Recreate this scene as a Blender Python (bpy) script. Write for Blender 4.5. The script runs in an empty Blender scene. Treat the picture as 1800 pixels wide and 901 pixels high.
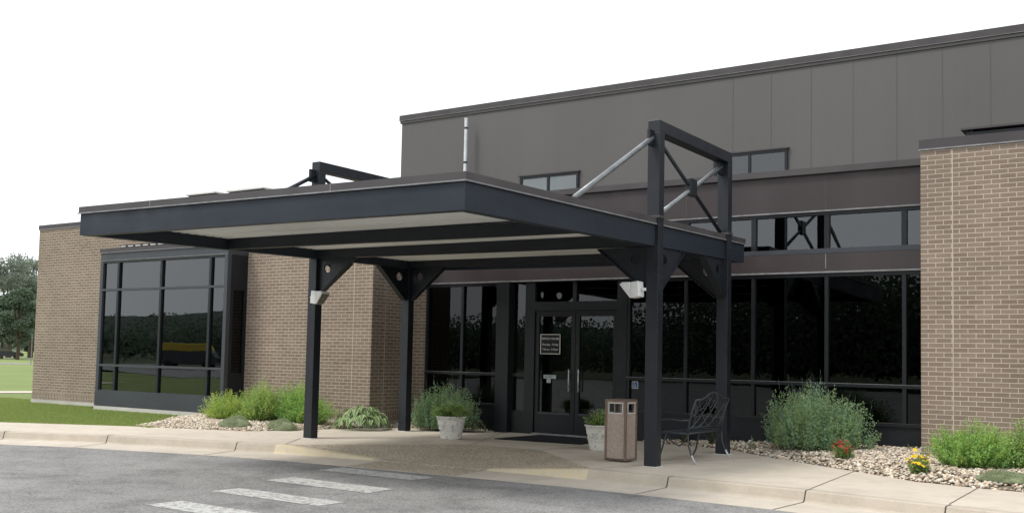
import bpy, bmesh, math, random
import numpy as np
from mathutils import Vector, Matrix
R = math.radians
C = bpy.context.scene
col = C.collection

# ------------------------------------------------------------------ camera
cam_d = bpy.data.cameras.new('camera'); cam = bpy.data.objects.new('camera', cam_d); col.objects.link(cam)
right = Vector((0.8387174661981553, 0.5442151012335654, 0.01956873740143431))
up = Vector((0.016050012446641358, -0.06062243839374218, 0.9980317214716472))
fwd = Vector((-0.5443302389125638, 0.836752558139225, 0.05957975707280212))
m = Matrix.Identity(4)
for i in range(3):
    m[i][0] = right[i]; m[i][1] = up[i]; m[i][2] = -fwd[i]
m[2][3] = 1.45
cam.matrix_world = m
cam_d.sensor_width = 36; cam_d.lens = 1783.8 / 1800 * 36
cam_d.shift_x = -(939.5 - 900) / 1800; cam_d.shift_y = (521.7 - 450) / 1800
cam_d.clip_start = 0.1; cam_d.clip_end = 6000
C.camera = cam
C.render.resolution_x = 1024; C.render.resolution_y = 512

# ------------------------------------------------------------------ light
SUN_EL, SUN_AZ = R(58), R(218)        # azimuth clockwise from +Y
w = bpy.data.worlds.new('World'); C.world = w; w.use_nodes = True
nt = w.node_tree; nt.nodes.clear()
out = nt.nodes.new('ShaderNodeOutputWorld'); bg = nt.nodes.new('ShaderNodeBackground')
sky = nt.nodes.new('ShaderNodeTexSky'); sky.sky_type = 'NISHITA'; sky.sun_disc = False
sky.sun_elevation = SUN_EL; sky.sun_rotation = SUN_AZ; sky.air_density = 1.5; sky.dust_density = 4; sky.ozone_density = 1
mx = nt.nodes.new('ShaderNodeMix'); mx.data_type = 'RGBA'; mx.inputs[0].default_value = 0.86   # overcast veil over the blue
nt.links.new(sky.outputs[0], mx.inputs[6]); mx.inputs[7].default_value = (11.6, 11.9, 12.3, 1)
nt.links.new(mx.outputs[2], bg.inputs[0]); bg.inputs[1].default_value = 0.1
nt.links.new(bg.outputs[0], out.inputs[0])
sd = bpy.data.lights.new('sun', 'SUN'); sun = bpy.data.objects.new('sun', sd); col.objects.link(sun)
sd.energy = 1.7; sd.angle = R(14); sd.color = (1, .96, .9)
sdir = Vector((math.sin(SUN_AZ) * math.cos(SUN_EL), math.cos(SUN_AZ) * math.cos(SUN_EL), math.sin(SUN_EL)))
sun.rotation_euler = sdir.to_track_quat('Z', 'Y').to_euler(); sun.location = (0, -5, 30)
C.view_settings.view_transform = 'Standard'; C.view_settings.look = 'None'
C.view_settings.exposure = 0.38; C.view_settings.gamma = 1

# ------------------------------------------------------------------ material helpers
class NT:
    def __init__(s, name):
        s.m = bpy.data.materials.new(name); s.m.use_nodes = True; s.t = s.m.node_tree; s.t.nodes.clear()
        s.out = s.n('ShaderNodeOutputMaterial')
    def n(s, t, **k):
        o = s.t.nodes.new(t)
        for a, b in k.items(): setattr(o, a, b)
        return o
    def l(s, a, b): s.t.links.new(a, b)
    def bsdf(s, rough=.8, spec=.3, metal=0):
        b = s.n('ShaderNodeBsdfPrincipled'); b.inputs['Roughness'].default_value = rough
        b.inputs['Specular IOR Level'].default_value = spec; b.inputs['Metallic'].default_value = metal
        s.l(b.outputs[0], s.out.inputs[0]); s.b = b; return b
    def geo(s):
        g = s.n('ShaderNodeNewGeometry'); return g.outputs['Position']
    def noise(s, scale, detail=3, rough=.5, vec=None, stretch=None):
        v = vec or s.geo()
        if stretch:
            mp = s.n('ShaderNodeMapping'); mp.inputs['Scale'].default_value = stretch; s.l(v, mp.inputs[0]); v = mp.outputs[0]
        o = s.n('ShaderNodeTexNoise'); o.inputs['Scale'].default_value = scale; o.inputs['Detail'].default_value = detail
        o.inputs['Roughness'].default_value = rough; s.l(v, o.inputs['Vector']); return o.outputs[0]
    def ramp(s, fac, stops):
        o = s.n('ShaderNodeValToRGB'); e = o.color_ramp.elements
        while len(e) < len(stops): e.new(.5)
        for i, (p, c) in enumerate(stops):
            e[i].position = p; e[i].color = (*c, 1) if len(c) == 3 else c
        s.l(fac, o.inputs[0]); return o.outputs[0]
    def mix(s, fac, a, b, mode='MIX'):
        o = s.n('ShaderNodeMix', data_type='RGBA', blend_type=mode)
        for v, i in ((fac, 0), (a, 6), (b, 7)):
            if hasattr(v, 'links'): s.l(v, o.inputs[i])
            elif i: o.inputs[i].default_value = (*v, 1)
            else: o.inputs[i].default_value = v
        return o.outputs[2]
    def bump(s, h, dist=.01, strength=.6):
        o = s.n('ShaderNodeBump'); o.inputs['Distance'].default_value = dist; o.inputs['Strength'].default_value = strength
        s.l(h, o.inputs['Height']); s.l(o.outputs[0], s.b.inputs['Normal'])

def g3(v): return (v, v, v)
def simple(name, c, rough=.6, spec=.4, var=.12, scale=3, metal=0, bump=0, streak=False):
    s = NT(name); b = s.bsdf(rough, spec, metal)
    n = s.noise(scale, 4, .6, stretch=(1, 1, .12) if streak else None)
    lo = tuple(x * (1 - var) for x in c); hi = tuple(x * (1 + var) for x in c)
    s.l(s.ramp(n, [(.3, lo), (.7, hi)]), b.inputs['Base Color'])
    rr = s.ramp(s.noise(scale * 4, 3), [(.3, g3(max(0, rough - .08))), (.7, g3(min(1, rough + .08)))]); s.l(rr, b.inputs['Roughness'])
    if bump: s.bump(s.noise(60, 3), bump)
    return s.m

def brick_mat(name, soldier=False):
    s = NT(name); b = s.bsdf(.88, .2)
    uv = s.n('ShaderNodeUVMap')
    br = s.n('ShaderNodeTexBrick'); br.offset = .5
    if soldier:
        mp = s.n('ShaderNodeMapping'); mp.inputs['Rotation'].default_value = (0, 0, R(90)); s.l(uv.outputs[0], mp.inputs[0]); v = mp.outputs[0]
    else: v = uv.outputs[0]
    s.l(v, br.inputs['Vector'])
    br.inputs['Scale'].default_value = 1; br.inputs['Brick Width'].default_value = .216; br.inputs['Row Height'].default_value = .0685
    br.inputs['Mortar Size'].default_value = .0068; br.inputs['Mortar Smooth'].default_value = .25; br.inputs['Bias'].default_value = 0
    br.inputs['Color1'].default_value = (.210, .163, .128, 1); br.inputs['Color2'].default_value = (.262, .207, .163, 1)
    br.inputs['Mortar'].default_value = (.49, .42, .34, 1)
    big = s.ramp(s.noise(.9, 5, .7), [(.3, g3(.84)), (.7, g3(1.10))])
    fine = s.ramp(s.noise(90, 3, .7), [(.25, g3(.82)), (.75, g3(1.15))])
    c = s.mix(1, br.outputs['Color'], big, 'MULTIPLY'); c = s.mix(1, c, fine, 'MULTIPLY')
    s.l(c, b.inputs['Base Color'])
    inv = s.n('ShaderNodeMath', operation='SUBTRACT'); inv.inputs[0].default_value = 1; s.l(br.outputs['Fac'], inv.inputs[1])
    s.bump(inv.outputs[0], .006, .8)
    return s.m

def leaf_mat(name, c, var=.35, trans=.5):
    s = NT(name); at = s.n('ShaderNodeAttribute', attribute_name='tint')
    c1 = s.mix(1, c, at.outputs['Color'], 'MULTIPLY')
    b = s.n('ShaderNodeBsdfPrincipled'); b.inputs['Roughness'].default_value = .6; b.inputs['Specular IOR Level'].default_value = .25
    s.l(c1, b.inputs['Base Color'])
    t = s.n('ShaderNodeBsdfTranslucent'); s.l(c1, t.inputs[0])
    mxs = s.n('ShaderNodeMixShader'); mxs.inputs[0].default_value = trans
    s.l(b.outputs[0], mxs.inputs[1]); s.l(t.outputs[0], mxs.inputs[2]); s.l(mxs.outputs[0], s.out.inputs[0])
    return s.m

def tint_mat(name, rough=.85, bumpd=0):
    s = NT(name); b = s.bsdf(rough, .25); at = s.n('ShaderNodeAttribute', attribute_name='tint')
    f = s.ramp(s.noise(60, 3, .7), [(.3, g3(.8)), (.7, g3(1.15))])
    s.l(s.mix(1, at.outputs['Color'], f, 'MULTIPLY'), b.inputs['Base Color'])
    return s.m

def glass_mat(name, tint, ior=1.55):
    s = NT(name)
    tr = s.n('ShaderNodeBsdfTransparent'); tr.inputs[0].default_value = (*tint, 1)
    gl = s.n('ShaderNodeBsdfGlossy'); gl.inputs['Roughness'].default_value = 0.0; gl.inputs[0].default_value = (.93, .97, 1, 1)
    fr = s.n('ShaderNodeFresnel'); fr.inputs[0].default_value = ior
    # panes are never quite flat
    bp = s.n('ShaderNodeBump'); bp.inputs['Distance'].default_value = .0025; bp.inputs['Strength'].default_value = .25
    s.l(s.noise(1.3, 2), bp.inputs['Height']); s.l(bp.outputs[0], gl.inputs['Normal'])
    mxs = s.n('ShaderNodeMixShader'); s.l(fr.outputs[0], mxs.inputs[0]); s.l(tr.outputs[0], mxs.inputs[1]); s.l(gl.outputs[0], mxs.inputs[2])
    s.l(mxs.outputs[0], s.out.inputs[0]); return s.m

M = {}
M['brick'] = brick_mat('brick'); M['soldier'] = brick_mat('soldier_brick', True)
M['joint'] = simple('sealant_joint', (.48, .42, .35), .8, .2)
M['dark'] = simple('dark_bronze_metal', (.010, .012, .015), .42, .35, .18, 2.5)
M['post'] = simple('painted_steel', (.0125, .0155, .021), .42, .4, .2, 4)
M['coping'] = simple('weathered_coping', (.066, .061, .062), .6, .35, .2, 2)
M['edge'] = simple('light_drip_edge', (.21, .21, .215), .5, .4, .3, 8)
M['band'] = simple('brown_metal_band', (.046, .037, .038), .5, .4, .12, 1.2, streak=True)
M['copdark'] = simple('dark_coping', (.052, .046, .050), .55, .4, .15, 1.5)
M['spandrel'] = simple('bay_spandrel', (.040, .045, .055), .45, .45, .1, 1.5)
M['paletube'] = simple('pale_metal_tube', (.20, .215, .225), .4, .5, .25, 5, metal=.5)  # paler metal colour for tubes
M['white'] = simple('white_enamel', (.74, .75, .74), .45, .4, .1, 9)
M['ventd'] = simple('vent_dark', (.03, .03, .032), .6, .3); M['lens'] = simple('lamp_lens', (.10, .10, .07), .25, .5, .1)
M['flue'] = simple('flue_steel', (.62, .63, .64), .35, .5, .15, 4, metal=.3)
M['black'] = simple('black_rubber', (.018, .019, .022), .75, .25, .3, 20)
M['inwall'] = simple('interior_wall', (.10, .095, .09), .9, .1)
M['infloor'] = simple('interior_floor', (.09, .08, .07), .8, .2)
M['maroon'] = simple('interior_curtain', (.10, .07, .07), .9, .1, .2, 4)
M['tan'] = simple('tan_upholstery', (.42, .27, .08), .8, .2)
M['greycloth'] = simple('grey_upholstery', (.36, .36, .36), .9, .1)
M['brown'] = simple('brown_plastic_frame', (.16, .115, .09), .5, .4, .15, 6)
M['glass'] = glass_mat('tinted_glass', (.20, .21, .22), 1.43); M['bayglass'] = glass_mat('bay_glass', (.26, .27, .28), 1.85); M['clerglass'] = glass_mat('clerestory_glass', (.26, .27, .28), 1.85); M['upglass'] = glass_mat('clear_glass', (.86, .88, .88), 1.5)
M['doorglass'] = glass_mat('door_glass', (.40, .42, .41), 1.5)
M['blind'] = simple('pale_blind', (.62, .61, .58), .8, .2, .06, 3)
M['benchm'] = simple('bench_iron', (.035, .042, .050), .45, .5, .25, 20)
M['scuff'] = simple('scuffed_bare_metal', (.50, .50, .52), .4, .5, .2, 20)
M['blue'] = simple('sticker_blue', (.05, .11, .30), .5, .4, .05)
M['signw'] = simple('sign_lettering', (.78, .78, .74), .6, .2, .03)
M['signb'] = simple('sign_black', (.012, .014, .014), .5, .3, .05)
M['notice'] = simple('notice_paper', (.40, .47, .46), .6, .3, .1)
M['bark'] = simple('bark', (.10, .075, .055), .95, .1, .3, 8)
M['stem'] = simple('plant_stem', (.12, .12, .05), .8, .2, .2)
M['soil'] = simple('potting_soil', (.05, .035, .025), .95, .1, .3, 30)

def upper_mat():
    s = NT('upper_wall_panels'); b = s.bsdf(.5, .35); uv = s.n('ShaderNodeUVMap')
    sx = s.n('ShaderNodeSeparateXYZ'); s.l(uv.outputs[0], sx.inputs[0])
    base = s.ramp(s.noise(.35, 4, .6), [(.3, (.108, .104, .099)), (.7, (.117, .113, .109))])
    st = s.ramp(s.noise(1.0, 4, .6, stretch=(2.2, 2.2, .05)), [(.25, g3(.97)), (.75, g3(1.03))])
    # each sheet has its own shade
    d = s.n('ShaderNodeMath', operation='DIVIDE'); s.l(sx.outputs[0], d.inputs[0]); d.inputs[1].default_value = .885
    fl = s.n('ShaderNodeMath', operation='FLOOR'); s.l(d.outputs[0], fl.inputs[0])
    wn = s.n('ShaderNodeTexWhiteNoise', noise_dimensions='1D'); s.l(fl.outputs[0], wn.inputs['W'])
    sh = s.ramp(wn.outputs['Value'], [(0, g3(.985)), (1, g3(1.015))])
    c = s.mix(1, s.mix(1, base, st, 'MULTIPLY'), sh, 'MULTIPLY'); s.l(c, b.inputs['Base Color'])
    ml = s.n('ShaderNodeMath', operation='MULTIPLY'); s.l(sx.outputs[0], ml.inputs[0]); ml.inputs[1].default_value = 2 * math.pi / .2213
    sn = s.n('ShaderNodeMath', operation='SINE'); s.l(ml.outputs[0], sn.inputs[0])
    s.bump(sn.outputs[0], .003, .16)
    return s.m
M['upper'] = upper_mat(); M['upperseam'] = simple('seam_metal', (.098, .094, .087), .5, .35)

def soffit_mat():
    s = NT('soffit_sheet'); b = s.bsdf(.6, .3)
    n = s.noise(1.2, 5, .65, stretch=(.25, 2, 1))
    s.l(s.ramp(n, [(.25, (.54, .54, .50)), (.55, (.72, .72, .68)), (.8, (.79, .79, .77))]), b.inputs['Base Color']); return s.m
M['soffit'] = soffit_mat()

def fascia_mat():
    s = NT('canopy_fascia'); b = s.bsdf(.38, .3)
    n = s.noise(1.5, 4, .6, stretch=(.4, .4, 3))
    base = s.ramp(n, [(.3, (.015, .021, .030)), (.7, (.022, .030, .042))])
    sc = s.ramp(s.noise(7, 5, .7, stretch=(.18, .18, 2.6)), [(.70, g3(0)), (.76, g3(.55))])   # scratches down to the primer
    s.l(s.mix(sc, base, (.22, .25, .24)), b.inputs['Base Color'])
    s.l(s.ramp(s.noise(3, 3), [(.3, g3(.42)), (.7, g3(.6))]), b.inputs['Roughness']); return s.m
M['fascia'] = fascia_mat()

def concrete_mat(name, base, var=.1, worn=None, stain=.88):
    s = NT(name); b = s.bsdf(.85, .25)
    lo = tuple(x * (1 - var) for x in base); hi = tuple(x * (1 + var) for x in base)
    c = s.ramp(s.noise(.7, 6, .65), [(.3, lo), (.7, hi)])
    c = s.mix(1, c, s.ramp(s.noise(70, 3, .7), [(.2, g3(.86)), (.8, g3(1.1))]), 'MULTIPLY')
    c = s.mix(1, c, s.ramp(s.noise(2.6, 5, .7), [(.35, g3(stain)), (.55, g3(1))]), 'MULTIPLY')
    if worn:
        f = s.ramp(s.noise(3.2, 6, .72), [(.42, g3(0)), (.66, g3(.6))]); c = s.mix(f, c, worn)
    s.l(c, b.inputs['Base Color']); s.bump(s.noise(120, 4, .7), .003, .5); return s.m
M['walk'] = concrete_mat('walk_concrete', (.56, .50, .415), .07)
M['kerb'] = concrete_mat('kerb_concrete', (.47, .415, .34), .09)
M['gutter'] = concrete_mat('gutter_concrete', (.54, .485, .41), .09)
M['yellow'] = concrete_mat('worn_yellow_paint', (.60, .53, .40), .08, worn=(.66, .53, .27))
M['found'] = concrete_mat('foundation_concrete', (.50, .49, .45), .15)
M['groove'] = simple('joint_groove', (.07, .06, .05), .95, .1)

def asphalt_mat():
    s = NT('asphalt'); b = s.bsdf(.85, .3)
    c = s.ramp(s.noise(.35, 5, .6), [(.3, (.20, .197, .192)), (.7, (.275, .271, .264))])
    c = s.mix(1, c, s.ramp(s.noise(1.7, 6, .72), [(.34, g3(.70)), (.52, g3(1)), (.7, g3(1.10))]), 'MULTIPLY')
    sp = s.n('ShaderNodeTexVoronoi'); sp.inputs['Scale'].default_value = 75; s.l(s.geo(), sp.inputs['Vector'])
    c = s.mix(1, c, s.ramp(sp.outputs['Color'], [(.1, g3(.62)), (.55, g3(1)), (.9, g3(1.45))]), 'MULTIPLY')
    wv = s.n('ShaderNodeTexNoise'); wv.inputs['Scale'].default_value = 1.6; wv.inputs['Detail'].default_value = 5; s.l(s.geo(), wv.inputs['Vector'])
    va = s.n('ShaderNodeVectorMath', operation='SCALE'); s.l(wv.outputs['Color'], va.inputs[0]); va.inputs['Scale'].default_value = 1.1
    vb = s.n('ShaderNodeVectorMath', operation='ADD'); s.l(va.outputs[0], vb.inputs[0]); s.l(s.geo(), vb.inputs[1])
    ce = s.n('ShaderNodeTexVoronoi', feature='DISTANCE_TO_EDGE'); ce.inputs['Scale'].default_value = .42; s.l(vb.outputs[0], ce.inputs['Vector'])
    cf = s.ramp(ce.outputs['Distance'], [(.002, g3(.55)), (.006, g3(0))]); mk = s.ramp(s.noise(.8, 3), [(.5, g3(0)), (.62, g3(1))])
    c = s.mix(s.mix(1, cf, mk, 'MULTIPLY'), c, (.07, .07, .07))
    s.l(c, b.inputs['Base Color']); s.bump(s.noise(110, 4, .8), .006, .7); return s.m
M['asphalt'] = asphalt_mat()
def paint_mat():
    s = NT('worn_road_paint'); b = s.bsdf(.7, .3)
    sp = s.n('ShaderNodeTexNoise'); sp.inputs['Scale'].default_value = 17; sp.inputs['Detail'].default_value = 6; sp.inputs['Roughness'].default_value = .75
    s.l(s.geo(), sp.inputs['Vector'])
    f = s.ramp(sp.outputs[0], [(.44, g3(1)), (.50, g3(0))])
    s.l(s.mix(f, (.49, .49, .47), (.25, .245, .235)), b.inputs['Base Color']); s.bump(s.noise(110, 4, .8), .004, .6); return s.m
M['paint'] = paint_mat()
def aggregate_mat():
    s = NT('exposed_aggregate'); b = s.bsdf(.8, .3)
    v = s.n('ShaderNodeTexVoronoi'); v.inputs['Scale'].default_value = 62; s.l(s.geo(), v.inputs['Vector'])
    c = s.ramp(v.outputs['Color'], [(.1, (.21, .17, .125)), (.45, (.39, .33, .25)), (.9, (.58, .51, .41))])
    c = s.mix(1, c, s.ramp(s.noise(1.2, 4), [(.3, g3(.86)), (.7, g3(1.08))]), 'MULTIPLY')
    s.l(c, b.inputs['Base Color']); s.bump(v.outputs['Distance'], .006, .7); return s.m
M['aggregate'] = aggregate_mat()
def binagg():
    s = NT('bin_pebble_panel'); b = s.bsdf(.8, .3)
    v = s.n('ShaderNodeTexVoronoi'); v.inputs['Scale'].default_value = 150; s.l(s.geo(), v.inputs['Vector'])
    c = s.ramp(v.outputs['Color'], [(.1, (.26, .20, .165)), (.5, (.38, .31, .26)), (.9, (.52, .44, .37))])
    s.l(c, b.inputs['Base Color']); s.bump(v.outputs['Distance'], .004, .7); return s.m
M['binagg'] = binagg()
def grass_mat(name, a, c2):
    s = NT(name); b = s.bsdf(.9, .15)
    c = s.ramp(s.noise(.25, 5, .6), [(.3, a), (.7, c2)])
    c = s.mix(1, c, s.ramp(s.noise(9, 5, .75), [(.3, g3(.75)), (.7, g3(1.2))]), 'MULTIPLY')
    s.l(c, b.inputs['Base Color']); s.bump(s.noise(30, 4, .8), .03, .8); return s.m
M['grass'] = grass_mat('lawn_grass', (.175, .225, .08), (.23, .285, .105))
M['farmat'] = grass_mat('field_grass', (.06, .075, .04), (.085, .10, .05))
M['gravelbase'] = simple('gravel_bed_soil', (.16, .135, .10), .95, .1, .3, 25)
M['stone'] = tint_mat('river_stone')
M['blade'] = leaf_mat('grass_blades', (.27, .35, .12), trans=.3)
def pot_mat():
    s = NT('weathered_pot'); b = s.bsdf(.8, .25)
    f = s.ramp(s.noise(16, 6, .75), [(.52, g3(0)), (.62, g3(.8))])
    s.l(s.mix(f, (.70, .69, .64), (.30, .30, .28)), b.inputs['Base Color']); s.bump(s.noise(40, 4), .006, .6); return s.m
M['pot'] = pot_mat()

# ------------------------------------------------------------------ mesh helpers
class MB:
    """collects faces in world metres; box-projected UVs"""
    def __init__(s): s.v = []; s.f = []; s.mi = []; s.mats = []
    def mat(s, m):
        if m not in s.mats: s.mats.append(m)
        return s.mats.index(m)
    def add(s, vs, fs, m=None):
        o = len(s.v); s.v += [tuple(v) for v in vs]; s.f += [tuple(i + o for i in f) for f in fs]
        k = s.mat(m) if m else 0; s.mi += [k] * len(fs)
    def box(s, x0, x1, y0, y1, z0, z1, m=None, dz=None):
        vs = [(x, y, z) for z in (z0, z1) for y in (y0, y1) for x in (x0, x1)]
        if dz: vs = [(x, y, z + dz(x, y)) for x, y, z in vs]
        s.add(vs, [(0, 2, 3, 1), (4, 5, 7, 6), (0, 1, 5, 4), (2, 6, 7, 3), (0, 4, 6, 2), (1, 3, 7, 5)], m); return s
    def prism(s, poly, axis, a, b, m=None):
        """poly of 2-D points extruded along axis from a to b"""
        n = len(poly)
        def P(p, t): return {'x': (t, p[0], p[1]), 'y': (p[0], t, p[1]), 'z': (p[0], p[1], t)}[axis]
        vs = [P(p, a) for p in poly] + [P(p, b) for p in poly]
        s.add(vs, [tuple(range(n))[::-1], tuple(range(n, 2 * n))] + [(i, (i + 1) % n, (i + 1) % n + n, i + n) for i in range(n)], m); return s
    def tube(s, pts, rad, n=8, m=None, closed=False):
        pts = [Vector(p) for p in pts]; rings = []; o = len(s.v)
        rads = rad if isinstance(rad, (list, tuple)) else [rad] * len(pts)
        ref = None
        for i, p in enumerate(pts):
            t = (pts[min(i + 1, len(pts) - 1)] - pts[max(i - 1, 0)]).normalized()
            if ref is None: ref = t.orthogonal().normalized()
            ref = (ref - t * ref.dot(t)).normalized(); b2 = t.cross(ref)
            for k in range(n):
                a = 2 * math.pi * k / n; rings.append(p + (ref * math.cos(a) + b2 * math.sin(a)) * rads[i])
        fs = [(i * n + k, i * n + (k + 1) % n, (i + 1) * n + (k + 1) % n, (i + 1) * n + k) for i in range(len(pts) - 1) for k in range(n)]
        fs += [tuple(range(n))[::-1], tuple((len(pts) - 1) * n + k for k in range(n))]
        s.add(rings, fs, m); return s
    def lathe(s, prof, cx, cy, n=28, m=None):
        vs = [(cx + r * math.cos(2 * math.pi * k / n), cy + r * math.sin(2 * math.pi * k / n), z) for r, z in prof for k in range(n)]
        fs = [(i * n + k, i * n + (k + 1) % n, (i + 1) * n + (k + 1) % n, (i + 1) * n + k) for i in range(len(prof) - 1) for k in range(n)]
        fs += [tuple(range(n))[::-1], tuple((len(prof) - 1) * n + k for k in range(n))]
        s.add(vs, fs, m); return s
    def build(s, name, m=None, parent=None, base=None, bevel=0, smooth=False, local=False):
        if m is None: m = s.mats[0]
        mats = [M[x] if isinstance(x, str) else x for x in (s.mats or [m])]
        org = Vector((0, 0, 0))
        if parent is not None:
            if not local: org = ROOTS[parent.name]
        elif base is not None: org = Vector(base)
        me = bpy.data.meshes.new(name); me.from_pydata([tuple(Vector(v) - org) for v in s.v], [], s.f)
        for x in mats: me.materials.append(x)
        if len(mats) > 1: me.polygons.foreach_set('material_index', s.mi)
        uv = me.uv_layers.new(name='UVMap')
        nv = np.array(s.v, float)
        for p in me.polygons:
            a = p.normal; k = max(range(3), key=lambda i: abs(a[i]))
            for li in p.loop_indices:
                x, y, z = nv[me.loops[li].vertex_index]
                uv.data[li].uv = (y, z) if k == 0 else ((x, z) if k == 1 else (x, y))
        me.validate(); me.update()
        if smooth:
            me.polygons.foreach_set('use_smooth', [True] * len(me.polygons))
        o = bpy.data.objects.new(name, me); col.objects.link(o)
        if bevel:
            bv = o.modifiers.new('bevel', 'BEVEL'); bv.width = bevel; bv.segments = 2; bv.limit_method = 'ANGLE'; bv.angle_limit = R(50)
            o.modifiers.new('wn', 'WEIGHTED_NORMAL').keep_sharp = True
        if parent is not None:
            o.parent = parent; ROOTS[o.name] = org
        else:
            o.location = org; ROOTS[o.name] = org
        return o
ROOTS = {}
def tag(o, label=None, cat=None, group=None, kind=None):
    for k, v in (('label', label), ('category', cat), ('group', group), ('kind', kind)):
        if v: o[k] = v
    return o
def thing(name, loc, label, cat, group=None, rz=0):
    o = bpy.data.objects.new(name, None); col.objects.link(o); o.location = loc; o.rotation_euler.z = rz
    o.empty_display_size = .1; ROOTS[o.name] = Vector(loc); return tag(o, label, cat, group)
def structure(o): o['kind'] = 'structure'; return o
def copy_tree(o, parent=None):
    c = o.copy(); col.objects.link(c); c.parent = parent
    for ch in list(o.children): copy_tree(ch, c)
    return c
def fast_mesh(name, V, F, mat, tint=None, parent=None, base=(0, 0, 0), smooth=False):
    """V (n,3), F (m,k) arrays; tint (n,3) vertex colours"""
    V = np.asarray(V, np.float32) - np.array(base, np.float32); F = np.asarray(F, np.int32)
    me = bpy.data.meshes.new(name); me.vertices.add(len(V)); me.vertices.foreach_set('co', V.ravel())
    k = F.shape[1]; me.loops.add(F.size); me.loops.foreach_set('vertex_index', F.ravel())
    me.polygons.add(len(F)); me.polygons.foreach_set('loop_start', np.arange(0, F.size, k, dtype=np.int32))
    me.update(calc_edges=True)
    if tint is not None:
        a = me.color_attributes.new('tint', 'FLOAT_COLOR', 'POINT')
        a.data.foreach_set('color', np.c_[tint, np.ones(len(tint))].astype(np.float32).ravel())
    if smooth: me.polygons.foreach_set('use_smooth', [True] * len(F))
    me.materials.append(M[mat] if isinstance(mat, str) else mat)
    o = bpy.data.objects.new(name, me); col.objects.link(o)
    if parent is not None: o.parent = parent
    else: o.location = base
    ROOTS[o.name] = Vector(base); return o
def inpoly(P, poly):
    x, y = P[:, 0], P[:, 1]; r = np.zeros(len(P), bool); n = len(poly)
    for i in range(n):
        x0, y0 = poly[i]; x1, y1 = poly[(i + 1) % n]
        c = ((y0 > y) != (y1 > y)); r ^= c & (x < (x1 - x0) * (y - y0) / ((y1 - y0) or 1e-9) + x0)
    return r

# ------------------------------------------------------------------ setting: kerb line and sheets
K = [(-44, -14), (-34, -4.5), (-27, 2.2), (-22.5, 6.2), (-19.8, 8.3), (-17.35, 9.88), (-15.47, 10.6), (-13.1, 11.2), (-12.25, 11.38), (-11.2, 11.5), (-10.1, 11.58),
     (-8.45, 11.66), (-7.5, 11.69), (-6.6, 11.72), (-5.54, 11.66), (-3.76, 11.55), (-2.19, 11.27), (0, 10.9), (5, 9.8), (14, 6.5), (26, 0)]
ROADZ = -.14
def ktop(x):
    xs = [-99, -12.15, -10.15, -8.4, -6.75, 99]; zs = [0, 0, -.115, -.115, 0, 0]
    return float(np.interp(x, xs, zs))
def knormal(i):
    a = Vector(K[max(i - 1, 0)]); b = Vector(K[min(i + 1, len(K) - 1)]); t = (b - a).normalized(); return Vector((t.y, -t.x))  # toward the road
def resample(step=.12):
    pts = []
    for i in range(len(K) - 1):
        a, b = Vector(K[i]), Vector(K[i + 1]); n0, n1 = knormal(i), knormal(i + 1); n = max(1, int((b - a).length / (step if -14 < a.x < -5 else .8)))
        for k in range(n): pts.append((a.lerp(b, k / n), n0.lerp(n1, k / n).normalized()))
    pts.append((Vector(K[-1]), knormal(len(K) - 1))); return pts
KP = resample()
kb = MB()
def kprof(p, n, zt):
    P = lambda d, z: (p.x + n.x * d, p.y + n.y * d, z)
    h = zt - (-.13)
    return [P(-.16, zt - .12 if zt > -.05 else zt - .05), P(-.16, zt), P(-.03, zt), P(-.005, zt - min(.012, h * .3)), P(.03, zt - h * .85), P(.06, -.13), P(.80, -.136), P(.80, -.3)]
prev = None
for i, (p, n) in enumerate(KP):
    cur = kprof(p, n, ktop(p.x))
    if prev:
        yel = (-12.25 < p.x < -10.25) or (-8.25 < p.x < -6.62); agg = -10.2 < p.x < -8.3
        for k in range(7):
            mm = 'aggregate' if (agg and k < 6) else ('gutter' if k >= 5 else ('yellow' if yel else 'kerb'))
            kb.add([prev[k], cur[k], cur[k + 1], prev[k + 1]], [(0, 3, 2, 1)], mm)
    prev = cur
structure(kb.build('kerb'))
# grooves across kerb and gutter
for gx in (-17.2, -15.3, -13.0, -5.54, -3.72, -2.15):
    j = min(range(len(KP)), key=lambda i: abs(KP[i][0].x - gx)); p, n = KP[j]; t = Vector((-n.y, n.x)) * .008
    pr = kprof(p, n, 0)[1:7]; g = MB()
    for a, b in zip(pr[:-1], pr[1:]):
        q = [(a[0] - t.x, a[1] - t.y, a[2] + .003), (a[0] + t.x, a[1] + t.y, a[2] + .003), (b[0] + t.x + n.x * .002, b[1] + t.y + n.y * .002, b[2] + .003), (b[0] - t.x + n.x * .002, b[1] - t.y + n.y * .002, b[2] + .003)]
        g.add(q, [(0, 1, 2, 3)], 'groove')
    structure(g.build('kerb_joint'))

WL, WY, RBX, RBY = -13.75, 16.47, -3.34, 15.5
GRASSX = -17.0
front = [(p.x - n.x * .155, p.y - n.y * .155) for p, n in KP]
rampP = [(-12.15, 11.50), (-10.104, 13.7), (-8.93, 13.66), (-8.654, 13.6), (-6.75, 11.86)]
def sheet(name, poly, z, mat, zf=None):
    bm = bmesh.new(); vs = [bm.verts.new((x, y, z)) for x, y in poly]
    f = bm.faces.new(vs); bmesh.ops.triangulate(bm, faces=[f]); 
    bmesh.ops.recalc_face_normals(bm, faces=bm.faces)
    for f in bm.faces:
        if f.normal.z < 0: f.normal_flip()
    me = bpy.data.meshes.new(name); bm.to_mesh(me); bm.free(); me.materials.append(M[mat])
    o = bpy.data.objects.new(name, me); col.objects.link(o); return structure(o)
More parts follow.
